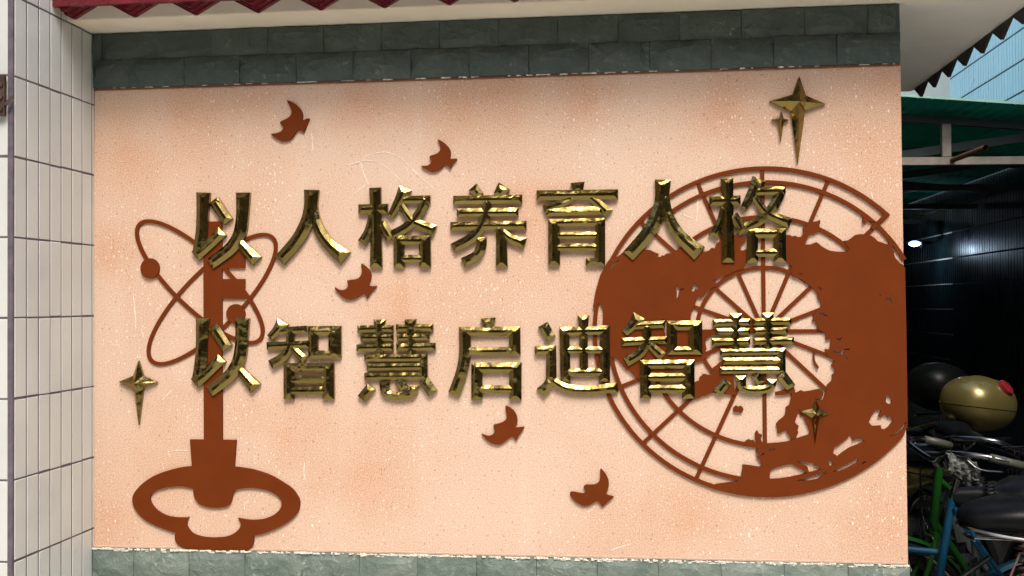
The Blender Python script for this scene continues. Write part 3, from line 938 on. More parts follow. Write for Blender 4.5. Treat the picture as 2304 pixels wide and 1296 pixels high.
# ------------------------------------------------------------------ raised brass characters
YB = -0.015      # where the bevel starts
SIDE = 0.018     # straight side below the bevel
GL = {
    'YI': (65, 190, 990, 1165, [
        [(217, 190, 175), (207, 450, 150), (195, 720, 152), (155, 960, 150)],
        [(108, 1018, 148), (300, 860, 128), (472, 693, 138)],
        [(353, 290, 138), (548, 572, 132)],
        [(745, 190, 182), (737, 450, 158), (705, 700, 160), (620, 870, 160), (490, 990, 148), (310, 1117, 142)],
        [(690, 830, 100), (925, 1083, 162)]]),
    'REN': (1140, 158, 2140, 1125, [
        [(1622, 158, 190), (1612, 350, 165), (1580, 520, 168), (1500, 700, 165), (1390, 860, 160), (1200, 1070, 155)],
        [(1640, 330, 100), (1680, 560, 120), (1760, 740, 145), (1880, 885, 155), (2068, 1040, 200)]]),
    'GE': (85, 108, 1135, 1170, [
        [(92, 410, 118), (478, 402, 122)],
        [(310, 132, 150), (318, 400, 138), (322, 700, 140), (325, 1168, 155)],
        [(275, 480, 90), (225, 690, 105), (137, 848, 120)],
        [(385, 575, 115), (520, 800, 128)],
        [(707, 133, 170), (640, 280, 135), (508, 510, 80)],
        [(660, 290, 100), (1035, 285, 105)],
        [(985, 245, 110), (930, 400, 122), (820, 560, 122), (680, 670, 120), (510, 755, 122)],
        [(640, 345, 85), (780, 540, 108), (900, 610, 118), (1098, 683, 135)],
        [(622, 750, 132), (626, 1165, 140)], [(962, 750, 148), (966, 1165, 150)],
        [(556, 810, 118), (1036, 808, 118)], [(600, 1050, 100), (1000, 1048, 100)]]),
    'YANG': (1278, 90, 2304, 1155, [
        [(1575, 122, 135), (1672, 235, 105)], [(1988, 108, 172), (1900, 240, 120)],
        [(1322, 292, 108), (2222, 277, 112)], [(1370, 455, 108), (2172, 442, 108)], [(1285, 630, 112), (2278, 615, 112)],
        [(1775, 240, 100), (1745, 460, 128), (1690, 620, 135), (1560, 780, 130), (1316, 912, 125)],
        [(1690, 770, 130), (1685, 890, 130), (1620, 1010, 128), (1450, 1100, 130)],
        [(1920, 620, 110), (1950, 800, 130), (1955, 1152, 150)],
        [(1950, 690, 100), (2080, 790, 110), (2262, 848, 145)]]),
    'YU': (100, 115, 1160, 1195, [
        [(633, 116, 175), (642, 240, 120)], [(102, 285, 128), (1158, 272, 132)],
        [(580, 300, 95), (440, 385, 100), (195, 465, 112)], [(230, 500, 110), (960, 478, 110)],
        [(790, 300, 90), (930, 415, 110), (1040, 520, 135)],
        [(325, 597, 142), (330, 1190, 148)], [(256, 640, 100), (990, 628, 102)],
        [(925, 600, 130), (925, 1195, 130)], [(740, 1145, 100), (960, 1140, 110)],
        [(330, 803, 90), (900, 800, 90)], [(330, 960, 95), (900, 957, 95)]]),
    'ZHI': (1062, 115, 2055, 1170, [
        [(1277, 136, 168), (1210, 240, 125), (1098, 355, 85)], [(1215, 265, 88), (1595, 242, 92)], [(1062, 465, 100), (1620, 440, 92)],
        [(1370, 240, 95), (1365, 450, 110), (1290, 600, 118), (1110, 712, 122)],
        [(1390, 480, 90), (1500, 590, 108), (1568, 648, 118)],
        [(1678, 203, 125), (1678, 622, 125)], [(1967, 203, 165), (1967, 622, 165)], [(1616, 262, 118), (2050, 260, 120)], [(1616, 575, 98), (2050, 570, 100)],
        [(1352, 690, 130), (1355, 1168, 132)], [(1878, 690, 152), (1880, 1168, 155)], [(1290, 745, 108), (1955, 742, 110)],
        [(1350, 905, 102), (1880, 903, 102)], [(1350, 1052, 98), (1880, 1050, 100)]]),
    'HUI': (68, 103, 1105, 1180, [
        [(365, 108, 150), (362, 340, 110), (362, 585, 100)], [(80, 232, 90), (545, 222, 86)], [(120, 345, 84), (545, 340, 84)], [(68, 477, 90), (545, 467, 90)],
        [(765, 103, 146), (770, 340, 110), (770, 585, 100)], [(580, 217, 90), (1060, 210, 92)], [(590, 340, 84), (1012, 330, 84)], [(585, 470, 90), (1092, 457, 92)],
        [(170, 610, 88), (985, 600, 90)], [(200, 725, 86), (960, 716, 86)], [(170, 845, 86), (985, 838, 88)], [(932, 556, 108), (934, 885, 108)],
        [(260, 978, 125), (132, 1138, 122)], [(428, 910, 132), (440, 1040, 112), (470, 1075, 100), (560, 1096, 100), (700, 1092, 104), (800, 1050, 110), (815, 960, 118)],
        [(610, 890, 105), (690, 1015, 108)], [(930, 890, 130), (1058, 1068, 128)]]),
    'QI': (1262, 90, 2207, 1150, [
        [(1775, 90, 186), (1782, 240, 115)], [(1400, 265, 112), (2190, 260, 115)], [(2120, 208, 140), (2122, 572, 145)], [(1500, 520, 98), (2190, 516, 102)],
        [(1470, 215, 142), (1476, 500, 145), (1455, 700, 148), (1405, 880, 148), (1330, 1082, 152)],
        [(1560, 735, 128), (2205, 732, 130)], [(1630, 670, 138), (1630, 1150, 140)], [(2128, 670, 158), (2130, 1150, 152)], [(1600, 1012, 98), (2130, 1010, 100)]]),
    'DI': (75, 108, 1155, 1180, [
        [(180, 233, 138), (288, 420, 125)], [(76, 570, 112), (350, 562, 112)], [(288, 520, 125), (290, 750, 128), (288, 960, 138)],
        [(285, 945, 115), (235, 1030, 125), (148, 1115, 138)], [(280, 930, 105), (400, 1020, 110), (560, 1070, 112), (800, 1080, 115), (1148, 1045, 132)],
        [(706, 112, 152), (706, 300, 112), (710, 850, 108)], [(458, 268, 125), (475, 975, 125)], [(983, 248, 125), (978, 975, 140)],
        [(396, 325, 108), (1040, 305, 110)], [(460, 565, 90), (980, 562, 90)], [(470, 850, 98), (980, 846, 100)]]),
}


def stroke_mb(pts, seed):
    """bevelled bar along pts: (X, Z, width) in wall metres; a narrow flat crown between two bevels"""
    rnd = random.Random(seed)
    P3 = spline([Vector((x, z, w)) for x, z, w in pts], 4 if len(pts) > 2 else 5)
    n = len(P3)
    cum = [0.0]
    for i in range(1, n):
        cum.append(cum[-1] + (Vector(P3[i][:2]) - Vector(P3[i - 1][:2])).length)
    L = cum[-1]
    e0 = min(P3[0].z * 0.36, L * 0.35)
    e1 = min(P3[-1].z * 0.36, L * 0.35)

    def on(d):
        """centre, tangent, width at arc length d"""
        d = min(max(d, 0), L)
        i = 0
        while i < n - 2 and cum[i + 1] < d:
            i += 1
        t = (d - cum[i]) / max(1e-9, cum[i + 1] - cum[i])
        p = P3[i].lerp(P3[i + 1], t)
        tg = (Vector(P3[i + 1][:2]) - Vector(P3[i][:2])).normalized()
        return Vector((p.x, p.y)), tg, p.z
    V = []
    sway = rnd.uniform(-0.04, 0.04)
    for i in range(n):
        a, b_ = P3[max(i - 1, 0)], P3[min(i + 1, n - 1)]
        t = Vector((b_.x - a.x, b_.y - a.y)).normalized()
        nn = Vector((-t.y, t.x))
        c = Vector((P3[i].x, P3[i].y))
        h = P3[i].z / 2
        d = min(max(cum[i], e0), L - e1)
        rc, rt, rw = on(d)
        rn = Vector((-rt.y, rt.x)) if len(pts) == 2 else (nn if e0 < cum[i] < L - e1 else Vector((-rt.y, rt.x)))
        sway += rnd.uniform(-0.025, 0.025)
        half = rw * (0.13 + rnd.uniform(-0.02, 0.02))
        hgt = rw / 2 * (0.48 + rnd.uniform(-0.04, 0.04))
        ca = rc + rn * (half + sway * rw * 0.5)
        cb = rc - rn * (half - sway * rw * 0.5)
        tilt = rnd.uniform(-0.05, 0.05) * rw * 0.4
        l_, r_ = c + nn * h, c - nn * h
        V += [(l_.x, YB, l_.y), (ca.x, YB - hgt - tilt, ca.y), (cb.x, YB - hgt + tilt, cb.y), (r_.x, YB, r_.y), (l_.x, 0.001, l_.y), (r_.x, 0.001, r_.y)]
    F_ = []
    for i in range(n - 1):
        a, b_ = 6 * i, 6 * (i + 1)
        F_ += [(a, a + 1, b_ + 1, b_), (a + 1, a + 2, b_ + 2, b_ + 1), (a + 2, a + 3, b_ + 3, b_ + 2), (a + 4, a, b_, b_ + 4), (a + 3, a + 5, b_ + 5, b_ + 3)]
    e = 6 * (n - 1)
    F_ += [(0, 3, 2, 1), (e + 3, e, e + 1, e + 2), (0, 4, 5, 3), (e + 3, e + 5, e + 4, e)]
    return MB().add(V, F_)


CHARS = [
    ('YI', 431, 433, 588, 602, 'first brass character of the upper line, over the key shaft'),
    ('REN', 618, 427, 789, 596, 'second brass character of the upper line, two spreading legs'),
    ('GE', 805, 418, 985, 603, 'third brass character of the upper line, below the scratched plaster'),
    ('YANG', 1012, 415, 1189, 601, 'middle brass character of the upper line, three crossbars over two legs'),
    ('YU', 1207, 410, 1391, 598, 'fifth brass character of the upper line, bright topped, left of the globe'),
    ('REN', 1402, 404, 1588, 586, 'two-legged brass character over the upper left rim of the globe'),
    ('GE', 1595, 397, 1786, 591, 'last brass character of the upper line, inside the top of the globe'),
    ('YI', 430, 716, 586, 889, 'first brass character of the lower line, over the key shaft'),
    ('ZHI', 600, 719, 768, 899, 'second brass character of the lower line, right of the key shaft'),
    ('HUI', 802, 718, 982, 905, 'third brass character of the lower line, dense bars above curved strokes'),
    ('QI', 1009, 715, 1173, 900, 'middle brass character of the lower line, long left sweep with two boxes'),
    ('DI', 1203, 708, 1391, 895, 'fifth brass character of the lower line, touching the left rim of the globe'),
    ('ZHI', 1399, 706, 1581, 897, 'sixth brass character of the lower line, over the left continent'),
    ('HUI', 1602, 704, 1789, 892, 'last brass character of the lower line, over the hub of the globe'),
]
for ci, (g, x0, y0, x1, y1, lab) in enumerate(CHARS):
    gx0, gy0, gx1, gy1, strokes = GL[g]
    sx, sy = (x1 - x0) / (gx1 - gx0), (y1 - y0) / (gy1 - gy0)
    base = at((x0 + x1) / 2, y1, 0)
    ch = empty('raised_character', (base.x, 0, base.z), lab, 'character', 'raised brass characters on the wall')
    for si, st in enumerate(strokes):
        pts = []
        for (x, y, w) in st:
            p = at(x0 + (x - gx0) * sx, y0 + (y - gy0) * sy, YB)
            q = at(x0 + (x - gx0) * sx + w * (sx + sy) / 2, y0 + (y - gy0) * sy, YB)
            pts.append((p.x, p.z, (q.x - p.x) * 1.02))
        so = stroke_mb(pts, ci * 40 + si).put('stroke', M_BRASS, ch)
        so.data.polygons.foreach_set('use_smooth', [True] * len(so.data.polygons))
        so.data.set_sharp_from_angle(angle=R(24))

# ------------------------------------------------------------------ brass stars
STARS = [
    ((1700, 150, 5.185), [(510, 108), (590, 335), (818, 435), (580, 510), (495, 1135), (410, 520), (162, 402), (430, 325)], (498, 425), 0.032, 'large four-pointed brass star at the upper right'),
    ((1700, 150, 5.185), [(298, 512), (330, 600), (392, 618), (330, 650), (295, 880), (265, 650), (190, 615), (278, 592)], (298, 616), 0.015, 'tiny four-pointed brass star beside the large one'),
    ((250, 790, 7.2), [(440, 155), (515, 400), (745, 505), (520, 590), (445, 1200), (360, 630), (120, 498), (352, 400)], (435, 515), 0.027, 'four-pointed brass star at the left, below the atom'),
    ((1780, 880, 9.97), [(555, 175), (640, 390), (842, 510), (630, 620), (538, 1190), (468, 600), (210, 455), (465, 380)], (545, 495), 0.018, 'four-pointed brass star lying over the lower right of the globe'),
]
for (ox, oy, s), pts, apex, hgt, lab in STARS:
    P = [at(ox + a / s, oy + b_ / s, -0.012) for a, b_ in pts]
    A = at(ox + apex[0] / s, oy + apex[1] / s, -0.012)
    V = [(p.x, -0.012, p.z) for p in P] + [(p.x, 0.001, p.z) for p in P] + [(A.x, -0.012 - hgt, A.z)]
    # a midpoint on each ridge lets the faces dent a little
    Fs = []
    k = 8
    for i in range(8):
        j = (i + 1) % 8
        Fs += [(16, j, i), (i, j, k + j, k + i)]
    o = obj('brass_star', V, Fs, M_BRASS)
    bpy_me = o.data
    tag(o, lab, 'star', 'brass stars on the wall')
    md = o.modifiers.new('dents', 'SUBSURF')
    md.subdivision_type = 'SIMPLE'
    md.levels = md.render_levels = 1

# ------------------------------------------------------------------ tiled pillar
pillar = empty('tiled_pillar', (XL - 0.2, -0.24, 0), 'pillar clad in narrow upright white tiles left of the pink wall', 'pillar')
PD = 0.4797
TH = 0.008
MB().box((XL - 0.60, -PD + 0.0012, 0), (XL - 0.0012, 0.24, 3.1)).put('grout_bed', M_GROUT, pillar)
PIT, ROW, Z0R = 0.0655, 0.245, 2.3008
jt_ = 0.0047


def tile_mesh(w, h, bev=0.0022, t=TH):
    # local: x across, y outwards negative, z up
    V = [(0, 0, 0), (w, 0, 0), (w, 0, h), (0, 0, h), (0, -t + bev, 0), (w, -t + bev, 0), (w, -t + bev, h), (0, -t + bev, h),
         (bev, -t, bev), (w - bev, -t, bev), (w - bev, -t, h - bev), (bev, -t, h - bev)]
    Fs = [(8, 9, 10, 11), (4, 5, 9, 8), (5, 6, 10, 9), (6, 7, 11, 10), (7, 4, 8, 11), (0, 1, 5, 4), (1, 2, 6, 5), (2, 3, 7, 6), (3, 0, 4, 7)]
    return mesh_from('tile', V, Fs, M_TILE)


T_full = tile_mesh(PIT - jt_ * 1.05, ROW - jt_)
T_sliver = tile_mesh(PD - 0.012 - 7 * PIT + 0.002, ROW - jt_)


def put_tile(me, loc, rz):
    o = bpy.data.objects.new('tile', me)
    COL.objects.link(o)
    o.parent = pillar
    o.matrix_parent_inverse = Matrix.Translation(-Vector(pillar.location))
    o.location = loc
    o.rotation_euler = (random.gauss(0, 0.0012), random.gauss(0, 0.001), rz + random.gauss(0, 0.004))
    return o


for r_ in range(-2, 10):
    z = Z0R - ROW * r_ + jt_ / 2
    hh = ROW - jt_
    if z + hh > 3.05:
        continue
    if z < 0:
        continue
    for c in range(7):
        # side face looks towards +X : rotate so local x runs along +Y
        put_tile(T_full, (XL - TH + 0.0003, -PD + 0.010 + PIT * c, z + random.uniform(-0.001, 0.001)), R(90))
    put_tile(T_sliver, (XL - TH + 0.0001, -PD + 0.010 + PIT * 7, z), R(90))
    for c in range(4):
        put_tile(T_full, (XL - 0.014 - PIT * (c + 1) + jt_ * .5, -PD + TH, z + random.uniform(-0.001, 0.001)), 0)

# rusty gate hinge on the pillar's front
hinge = empty('gate_hinge', tuple(at(8, 262, -PD - 0.01)), 'rusty hinge plate bolted to the front of the tiled pillar', 'hinge')
h0, h1 = at(-30, 262, -PD - 0.012), at(13, 170, -PD - 0.012)
mb = MB().box((h0.x, -PD - 0.020, h0.z), (h1.x, -PD - 0.0085, h1.z))
mb.put('hinge_plate', M_STEEL_RUST, hinge)
for (x, y) in ((2, 190), (2, 218), (2, 244)):
    c = at(x, y, -PD - 0.022)
    MB().disc(c, (0, 1, 0), 0.007, 0.008, 12).put('bolt', M_STEEL_RUST, hinge)
MB().bar(at(12, 236, -PD - 0.02), at(28, 216, -PD - 0.012), 0.006, 0.008).put('hinge_pin', M_STEEL_RUST, hinge)

# ------------------------------------------------------------------ roof over the wall
roof = empty('roof_canopy', (-0.3, 0.3, Z_TOP), 'cream roof slab with a saw-toothed edge of maroon clay tiles', 'roof')
YF = -0.17
XE = 1.275
MB().box((XL - 0.02, YF, Z_TOP), (XE, 1.45, Z_TOP + 0.16)).put('roof_slab', M_GREY_SOFFIT, roof)
# front fascia and soffit strip are painted cream
MB().add([(XL - 0.006, YF - 0.001, Z_TOP - 0.0015), (XE, YF - 0.001, Z_TOP - 0.0015), (XE, 0.004, Z_TOP - 0.0015), (XL - 0.006, 0.004, Z_TOP - 0.0015),
          (XL - 0.006, YF - 0.001, Z_TOP + 0.0), (XE, YF - 0.001, Z_TOP + 0.0), (XE, 0.004, Z_TOP + 0.0), (XL - 0.006, 0.004, Z_TOP + 0.0)],
         [(3, 2, 1, 0), (0, 1, 5, 4), (4, 5, 6, 7), (1, 2, 6, 5), (2, 3, 7, 6), (3, 0, 4, 7)]).put('soffit_strip', M_CREAM, roof)
MB().box((XL - 0.006, YF - 0.006, Z_TOP + 0.0006), (XE, YF - 0.0005, Z_TOP + 0.15)).put('fascia', M_CREAM, roof)


def vee_tile(pitch, amp, length, flat=0.03, t=0.012):
    """V-shaped clay pan; local x across, y outwards, ridge detail as steps"""
    prof = [(0, amp), (flat * .35, amp), (pitch / 2 - 0.004, 0.0), (pitch / 2 + 0.004, 0.0), (pitch - flat * .35, amp), (pitch, amp)]
    V, Fs = [], []
    n = len(prof)
    steps = [(0, 0), (-length * 0.25, 0), (-length * 0.25, 0.006), (-length * 0.6, 0.006), (-length * 0.6, 0.012), (-length, 0.012)]
    for (y, dz) in steps:
        for x, z in prof:
            V.append((x, y, z + dz))
    for s in range(len(steps) - 1):
        for i in range(n - 1):
            Fs.append((s * n + i, (s + 1) * n + i, (s + 1) * n + i + 1, s * n + i + 1))
    b = len(V)
    for y in (0, -length):
        for x, z in prof:
            V.append((x, y, z + t + 0.012))
    for i in range(n - 1):
        Fs.append((b + i, b + i + 1, b + n + i + 1, b + n + i))
        Fs.append((i, i + 1, b + i + 1, b + i))
        Fs.append(((len(steps) - 1) * n + i + 1, (len(steps) - 1) * n + i, b + n + i, b + n + i + 1))
    return mesh_from('eave_tile', V, Fs, M_MAROON)


VT = vee_tile(0.2098, 0.050, 0.07)
x = -1.8235 - 0.2098 / 2
k = 0
while x < XE - 0.05:
    o = bpy.data.objects.new('eave_tile', VT)
    COL.objects.link(o)
    o.parent = roof
    o.matrix_parent_inverse = Matrix.Translation(-Vector(roof.location))
    o.location = (x, YF - 0.007, Z_TOP - 0.001 + random.uniform(-0.002, 0.002))
    if k == 0:
        o.scale.x = 1.0
    x += 0.2098
    k += 1
MB().box((XL, YF - 0.095, Z_TOP + 0.02), (XE + 0.05, YF - 0.078, Z_TOP + 0.13)).put('eave_board', M_MAROON, roof)
tp = [(0.002, 0.054), (0.1, 0.0), (0.198, 0.054), (0.198, 0.09), (0.002, 0.09)]
tv = [(x_, 0, z_) for x_, z_ in tp] + [(x_, -0.012, z_) for x_, z_ in tp]
VT2 = mesh_from('eave_tile', tv, [(4, 3, 2, 1, 0), (5, 6, 7, 8, 9)] + [(i, (i + 1) % 5, 5 + (i + 1) % 5, 5 + i) for i in range(5)], M_EAVE_DARK)
y = -0.17
for i in range(8):
    o = bpy.data.objects.new('eave_tile', VT2)
    COL.objects.link(o)
    o.parent = roof
    o.matrix_parent_inverse = Matrix.Translation(-Vector(roof.location))
    o.rotation_euler = (0, 0, R(90))
    o.location = (XE + 0.001, y + 0.2 * i + 0.085 - 0.1 + 0.0, Z_TOP - 0.052)
MB().box((XE - 0.02, -0.17, Z_TOP + 0.005), (XE + 0.012, 1.45, Z_TOP + 0.15)).put('eave_board', M_EAVE_DARK, roof)

# ------------------------------------------------------------------ blue tiled building and cream one behind
XB = 3.0
bb = empty('tiled_building', (XB + 1.0, 5, 0), 'building clad in narrow pale blue tiles beyond the shed roof', 'building')
MB().box((XB + 0.006, -1.2, 0), (XB + 3.0, 6.72, 10.0)).put('building_wall', simple('tile_grout', (0.03, 0.045, 0.055), 0.9), bb)


def tile_field(y0, y1, z0, z1, mat):
    mb = MB()
    rnd = random.Random(4)
    z = z0
    while z < z1:
        y = y0
        while y < y1:
            a, b_ = y + 0.004, y + 0.058
            t = 0.006 + rnd.uniform(0, 0.0015)
            c, d = z + 0.006, z + 0.234
            xx = XB + 0.006
            mb.V += [Vector(p) for p in ((xx, a, c), (xx, b_, c), (xx, b_, d), (xx, a, d), (xx - t, a + .002, c + .002), (xx - t, b_ - .002, c + .002), (xx - t, b_ - .002, d - .002), (xx - t, a + .002, d - .002))]
            k = len(mb.V) - 8
            mb.F += [(k + 7, k + 6, k + 5, k + 4), (k, k + 4, k + 5, k + 1), (k + 1, k + 5, k + 6, k + 2), (k + 2, k + 6, k + 7, k + 3), (k + 3, k + 7, k + 4, k)]
            y += 0.062
        z += 0.24
    return mb.put('tile_cladding', mat, bb)


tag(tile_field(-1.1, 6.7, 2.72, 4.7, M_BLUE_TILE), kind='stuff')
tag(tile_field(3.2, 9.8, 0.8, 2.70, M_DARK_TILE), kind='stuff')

cb = empty('cream_building', (4, 9, 0), 'cream rendered building end seen above the green shed roof', 'building')
MB().box((XB + 0.006, 6.722, 0), (XB + 3.0, 13.0, 10.0)).put('building_wall', M_CREAM, cb)

# ------------------------------------------------------------------ bicycle shed
shed = empty('bicycle_shed', (1.9, 4.5, 0), 'dark green sheet-roofed shed on steel trusses behind the wall', 'shed')
# sheet roof: small waves, slopes down to the right
mb = MB()
nx = 120
xa, xb_ = 0.6, 2.98
for yy in (2.75, 9.9):
    for i in range(nx + 1):
        x = xa + (xb_ - xa) * i / nx
        z = 2.775 - (x - 1.59) * 0.098 + 0.010 * math.sin(x * 2 * math.pi / 0.076) + (yy - 2.8) * 0.0
        mb.V.append(Vector((x, yy, z)))
for i in range(nx):
    mb.F.append((i, nx + 1 + i, nx + 2 + i, i + 1))
o = mb.put('sheet_roof', M_GREEN_SHEET, shed, True)
sol = o.modifiers.new('thick', 'SOLIDIFY')
sol.thickness = 0.004
MB().bar((xa, 2.745, 2.775 - (xa - 1.59) * 0.098 + .004), (xb_, 2.745, 2.775 - (xb_ - 1.59) * 0.098 + .004), 0.01, 0.014).put('roof_edge', simple('skylit_green_edge', (0.35, 0.62, 0.50), 0.5), shed)  # sky light along the sheet's edge, put in as a pale bar
MB().box((0.87, 0.9, 0.0), (2.98, 9.9, 0.006)).put('shed_floor', simple('shade_dark_floor', (0.02, 0.018, 0.016), 0.8, spec=0.1), shed)  # added floor, its dark colour stands for the shade in the shed
# added closing walls, coloured near black so that the inside stays in shade
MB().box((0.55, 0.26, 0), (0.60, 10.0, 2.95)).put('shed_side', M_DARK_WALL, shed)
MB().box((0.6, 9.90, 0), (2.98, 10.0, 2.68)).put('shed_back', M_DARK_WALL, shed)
for yy, dz in ((2.95, 0), (4.4, 0.0), (5.9, 0.0), (7.6, 0.0)):
    # truss across the shed
    a = at(2030, 268, yy) if yy < 3 else None
    xt0, xt1 = 0.62, 2.97
    zt = lambda x: 2.775 - (x - 1.59) * 0.098 - 0.085
    MB().bar((xt0, yy, zt(xt0)), (xt1, yy, zt(xt1)), 0.04, 0.045).put('top_chord', M_BEAM_DARK, shed)
    zc = 2.42
    MB().bar((xt0, yy, zc + 0.02), (xt1, yy, zc - 0.01), 0.04, 0.045).put('bottom_chord', M_BEAM_PALE if yy < 3 else M_BEAM_DARK, shed)
    xv = at(2128, 320, yy).x if yy < 3 else 1.9
    MB().bar((xv, yy, zc + 0.03), (xv, yy, zt(xv) - 0.02), 0.05, 0.04).put('strut', M_BEAM_PALE if yy < 3 else M_BEAM_DARK, shed)
    MB().bar((1.55, yy + .03, zc + 0.04), (2.5, yy + .03, zt(2.5) - 0.02), 0.035, 0.05).put('brace', M_BEAM_DARK, shed)
for xx in (0.95, 2.92):
    MB().bar((xx, 2.95, 0), (xx, 2.95, 2.40), 0.05, 0.05).put('post', M_BEAM_DARK, shed)
p0, p1 = at(2218, 332, 2.2), at(2128, 366, 3.1)
pipe = MB()
pipe.tube([p0, p1], 0.015, 16, cap=False)
pipe.tube([p0 + (p1 - p0) * 0.01, p1], 0.0115, 16, cap=False)
pipe.put('rusty_pipe', simple('orange_rust', (0.16, 0.075, 0.03), 0.8, 0.1, 0.4, 40), shed, True)

# lamp burning inside the shed
lp = at(2058, 549, 7.0)
lampo = empty('shed_lamp', tuple(lp), 'glowing bluish bulb in a dark shade inside the shed', 'lamp')
lm, lnt, lb_ = new_mat('lit_bulb')
lb_.inputs['Base Color'].default_value = (0.9, 0.95, 1, 1)
lb_.inputs['Emission Color'].default_value = (0.36, 0.48, 1.0, 1)
lb_.inputs['Emission Strength'].default_value = 2.0
mb = MB()
secs = []
for i in range(9):
    t = i / 8
    rr = 0.028 * math.sin(math.pi * (0.06 + 0.88 * t)) ** 0.6
    secs.append((lp + Vector((-0.055 + 0.11 * t, 0, 0.004)), (0, rr, 0), (0, 0, rr)))
mb.loft(secs, 16).put('bulb', lm, lampo, True)
mb = MB()
mb.tube([lp + Vector((0.055, 0, 0.004)), lp + Vector((0.075, 0, .004)), lp + Vector((0.10, 0, .004)), lp + Vector((0.16, 0, 0.01))], [0.045, 0.03, 0.018, 0.014], 16, cap=True)
mb.put('lamp_shade', M_BLACK, lampo, True)
mb = MB()
mb.tube([lp + Vector((0.15, 0, 0.01)), Vector((XB, lp.y + 0.2, lp.z + 0.03))], 0.006, 8)
mb.put('lamp_arm', M_BEAM_DARK, lampo)
pl = bpy.data.lights.new('lamp_glow', 'POINT')
pl.energy = 1.6
pl.color = (0.6, 0.8, 1.0)
pl.shadow_soft_size = 0.03
plo = bpy.data.objects.new('lamp_glow', pl)
COL.objects.link(plo)
plo.location = lp + Vector((-0.02, -0.02, -0.07))


# ------------------------------------------------------------------ bicycles
def wheel(parent, c, r, tyre_m=M_RUBBER, rim_m=M_CHROME, w=0.018):
    """wheel in the local x-z plane"""
    c = Vector(c)
    circ = [c + Vector((r * math.cos(2 * math.pi * i / 40), 0, r * math.sin(2 * math.pi * i / 40))) for i in range(40)]
    t = MB().tube(circ, w, 8, closed=True).put('wheel', tyre_m, parent, True, True)
    circ2 = [c + (p - c) * ((r - w * 1.1) / r) for p in circ]
    rim = MB().tube(circ2, w * 0.55, 6, closed=True)
    o = bpy.data.objects.new('rim', mesh_from('rim', rim.V, rim.F, rim_m, True))
    COL.objects.link(o)
    o.parent = t
    sp = MB()
    for i in range(28):
        a = 2 * math.pi * i / 28
        s = 0.03 if i % 2 else -0.03
        sp.tube([c + Vector((0.02 * math.cos(a + .5), s, 0.02 * math.sin(a + .5))), c + Vector(((r - w) * math.cos(a), 0, (r - w) * math.sin(a)))], 0.0013, 4, cap=False)
    o = bpy.data.objects.new('spokes', mesh_from('spokes', sp.V, sp.F, M_CHROME))
    COL.objects.link(o)
    o.parent = t
    hb = MB().disc(c, (0, 1, 0), 0.022, 0.09, 12)
    o = bpy.data.objects.new('hub', mesh_from('hub', hb.V, hb.F, M_CHROME))
    COL.objects.link(o)
    o.parent = t
    return t


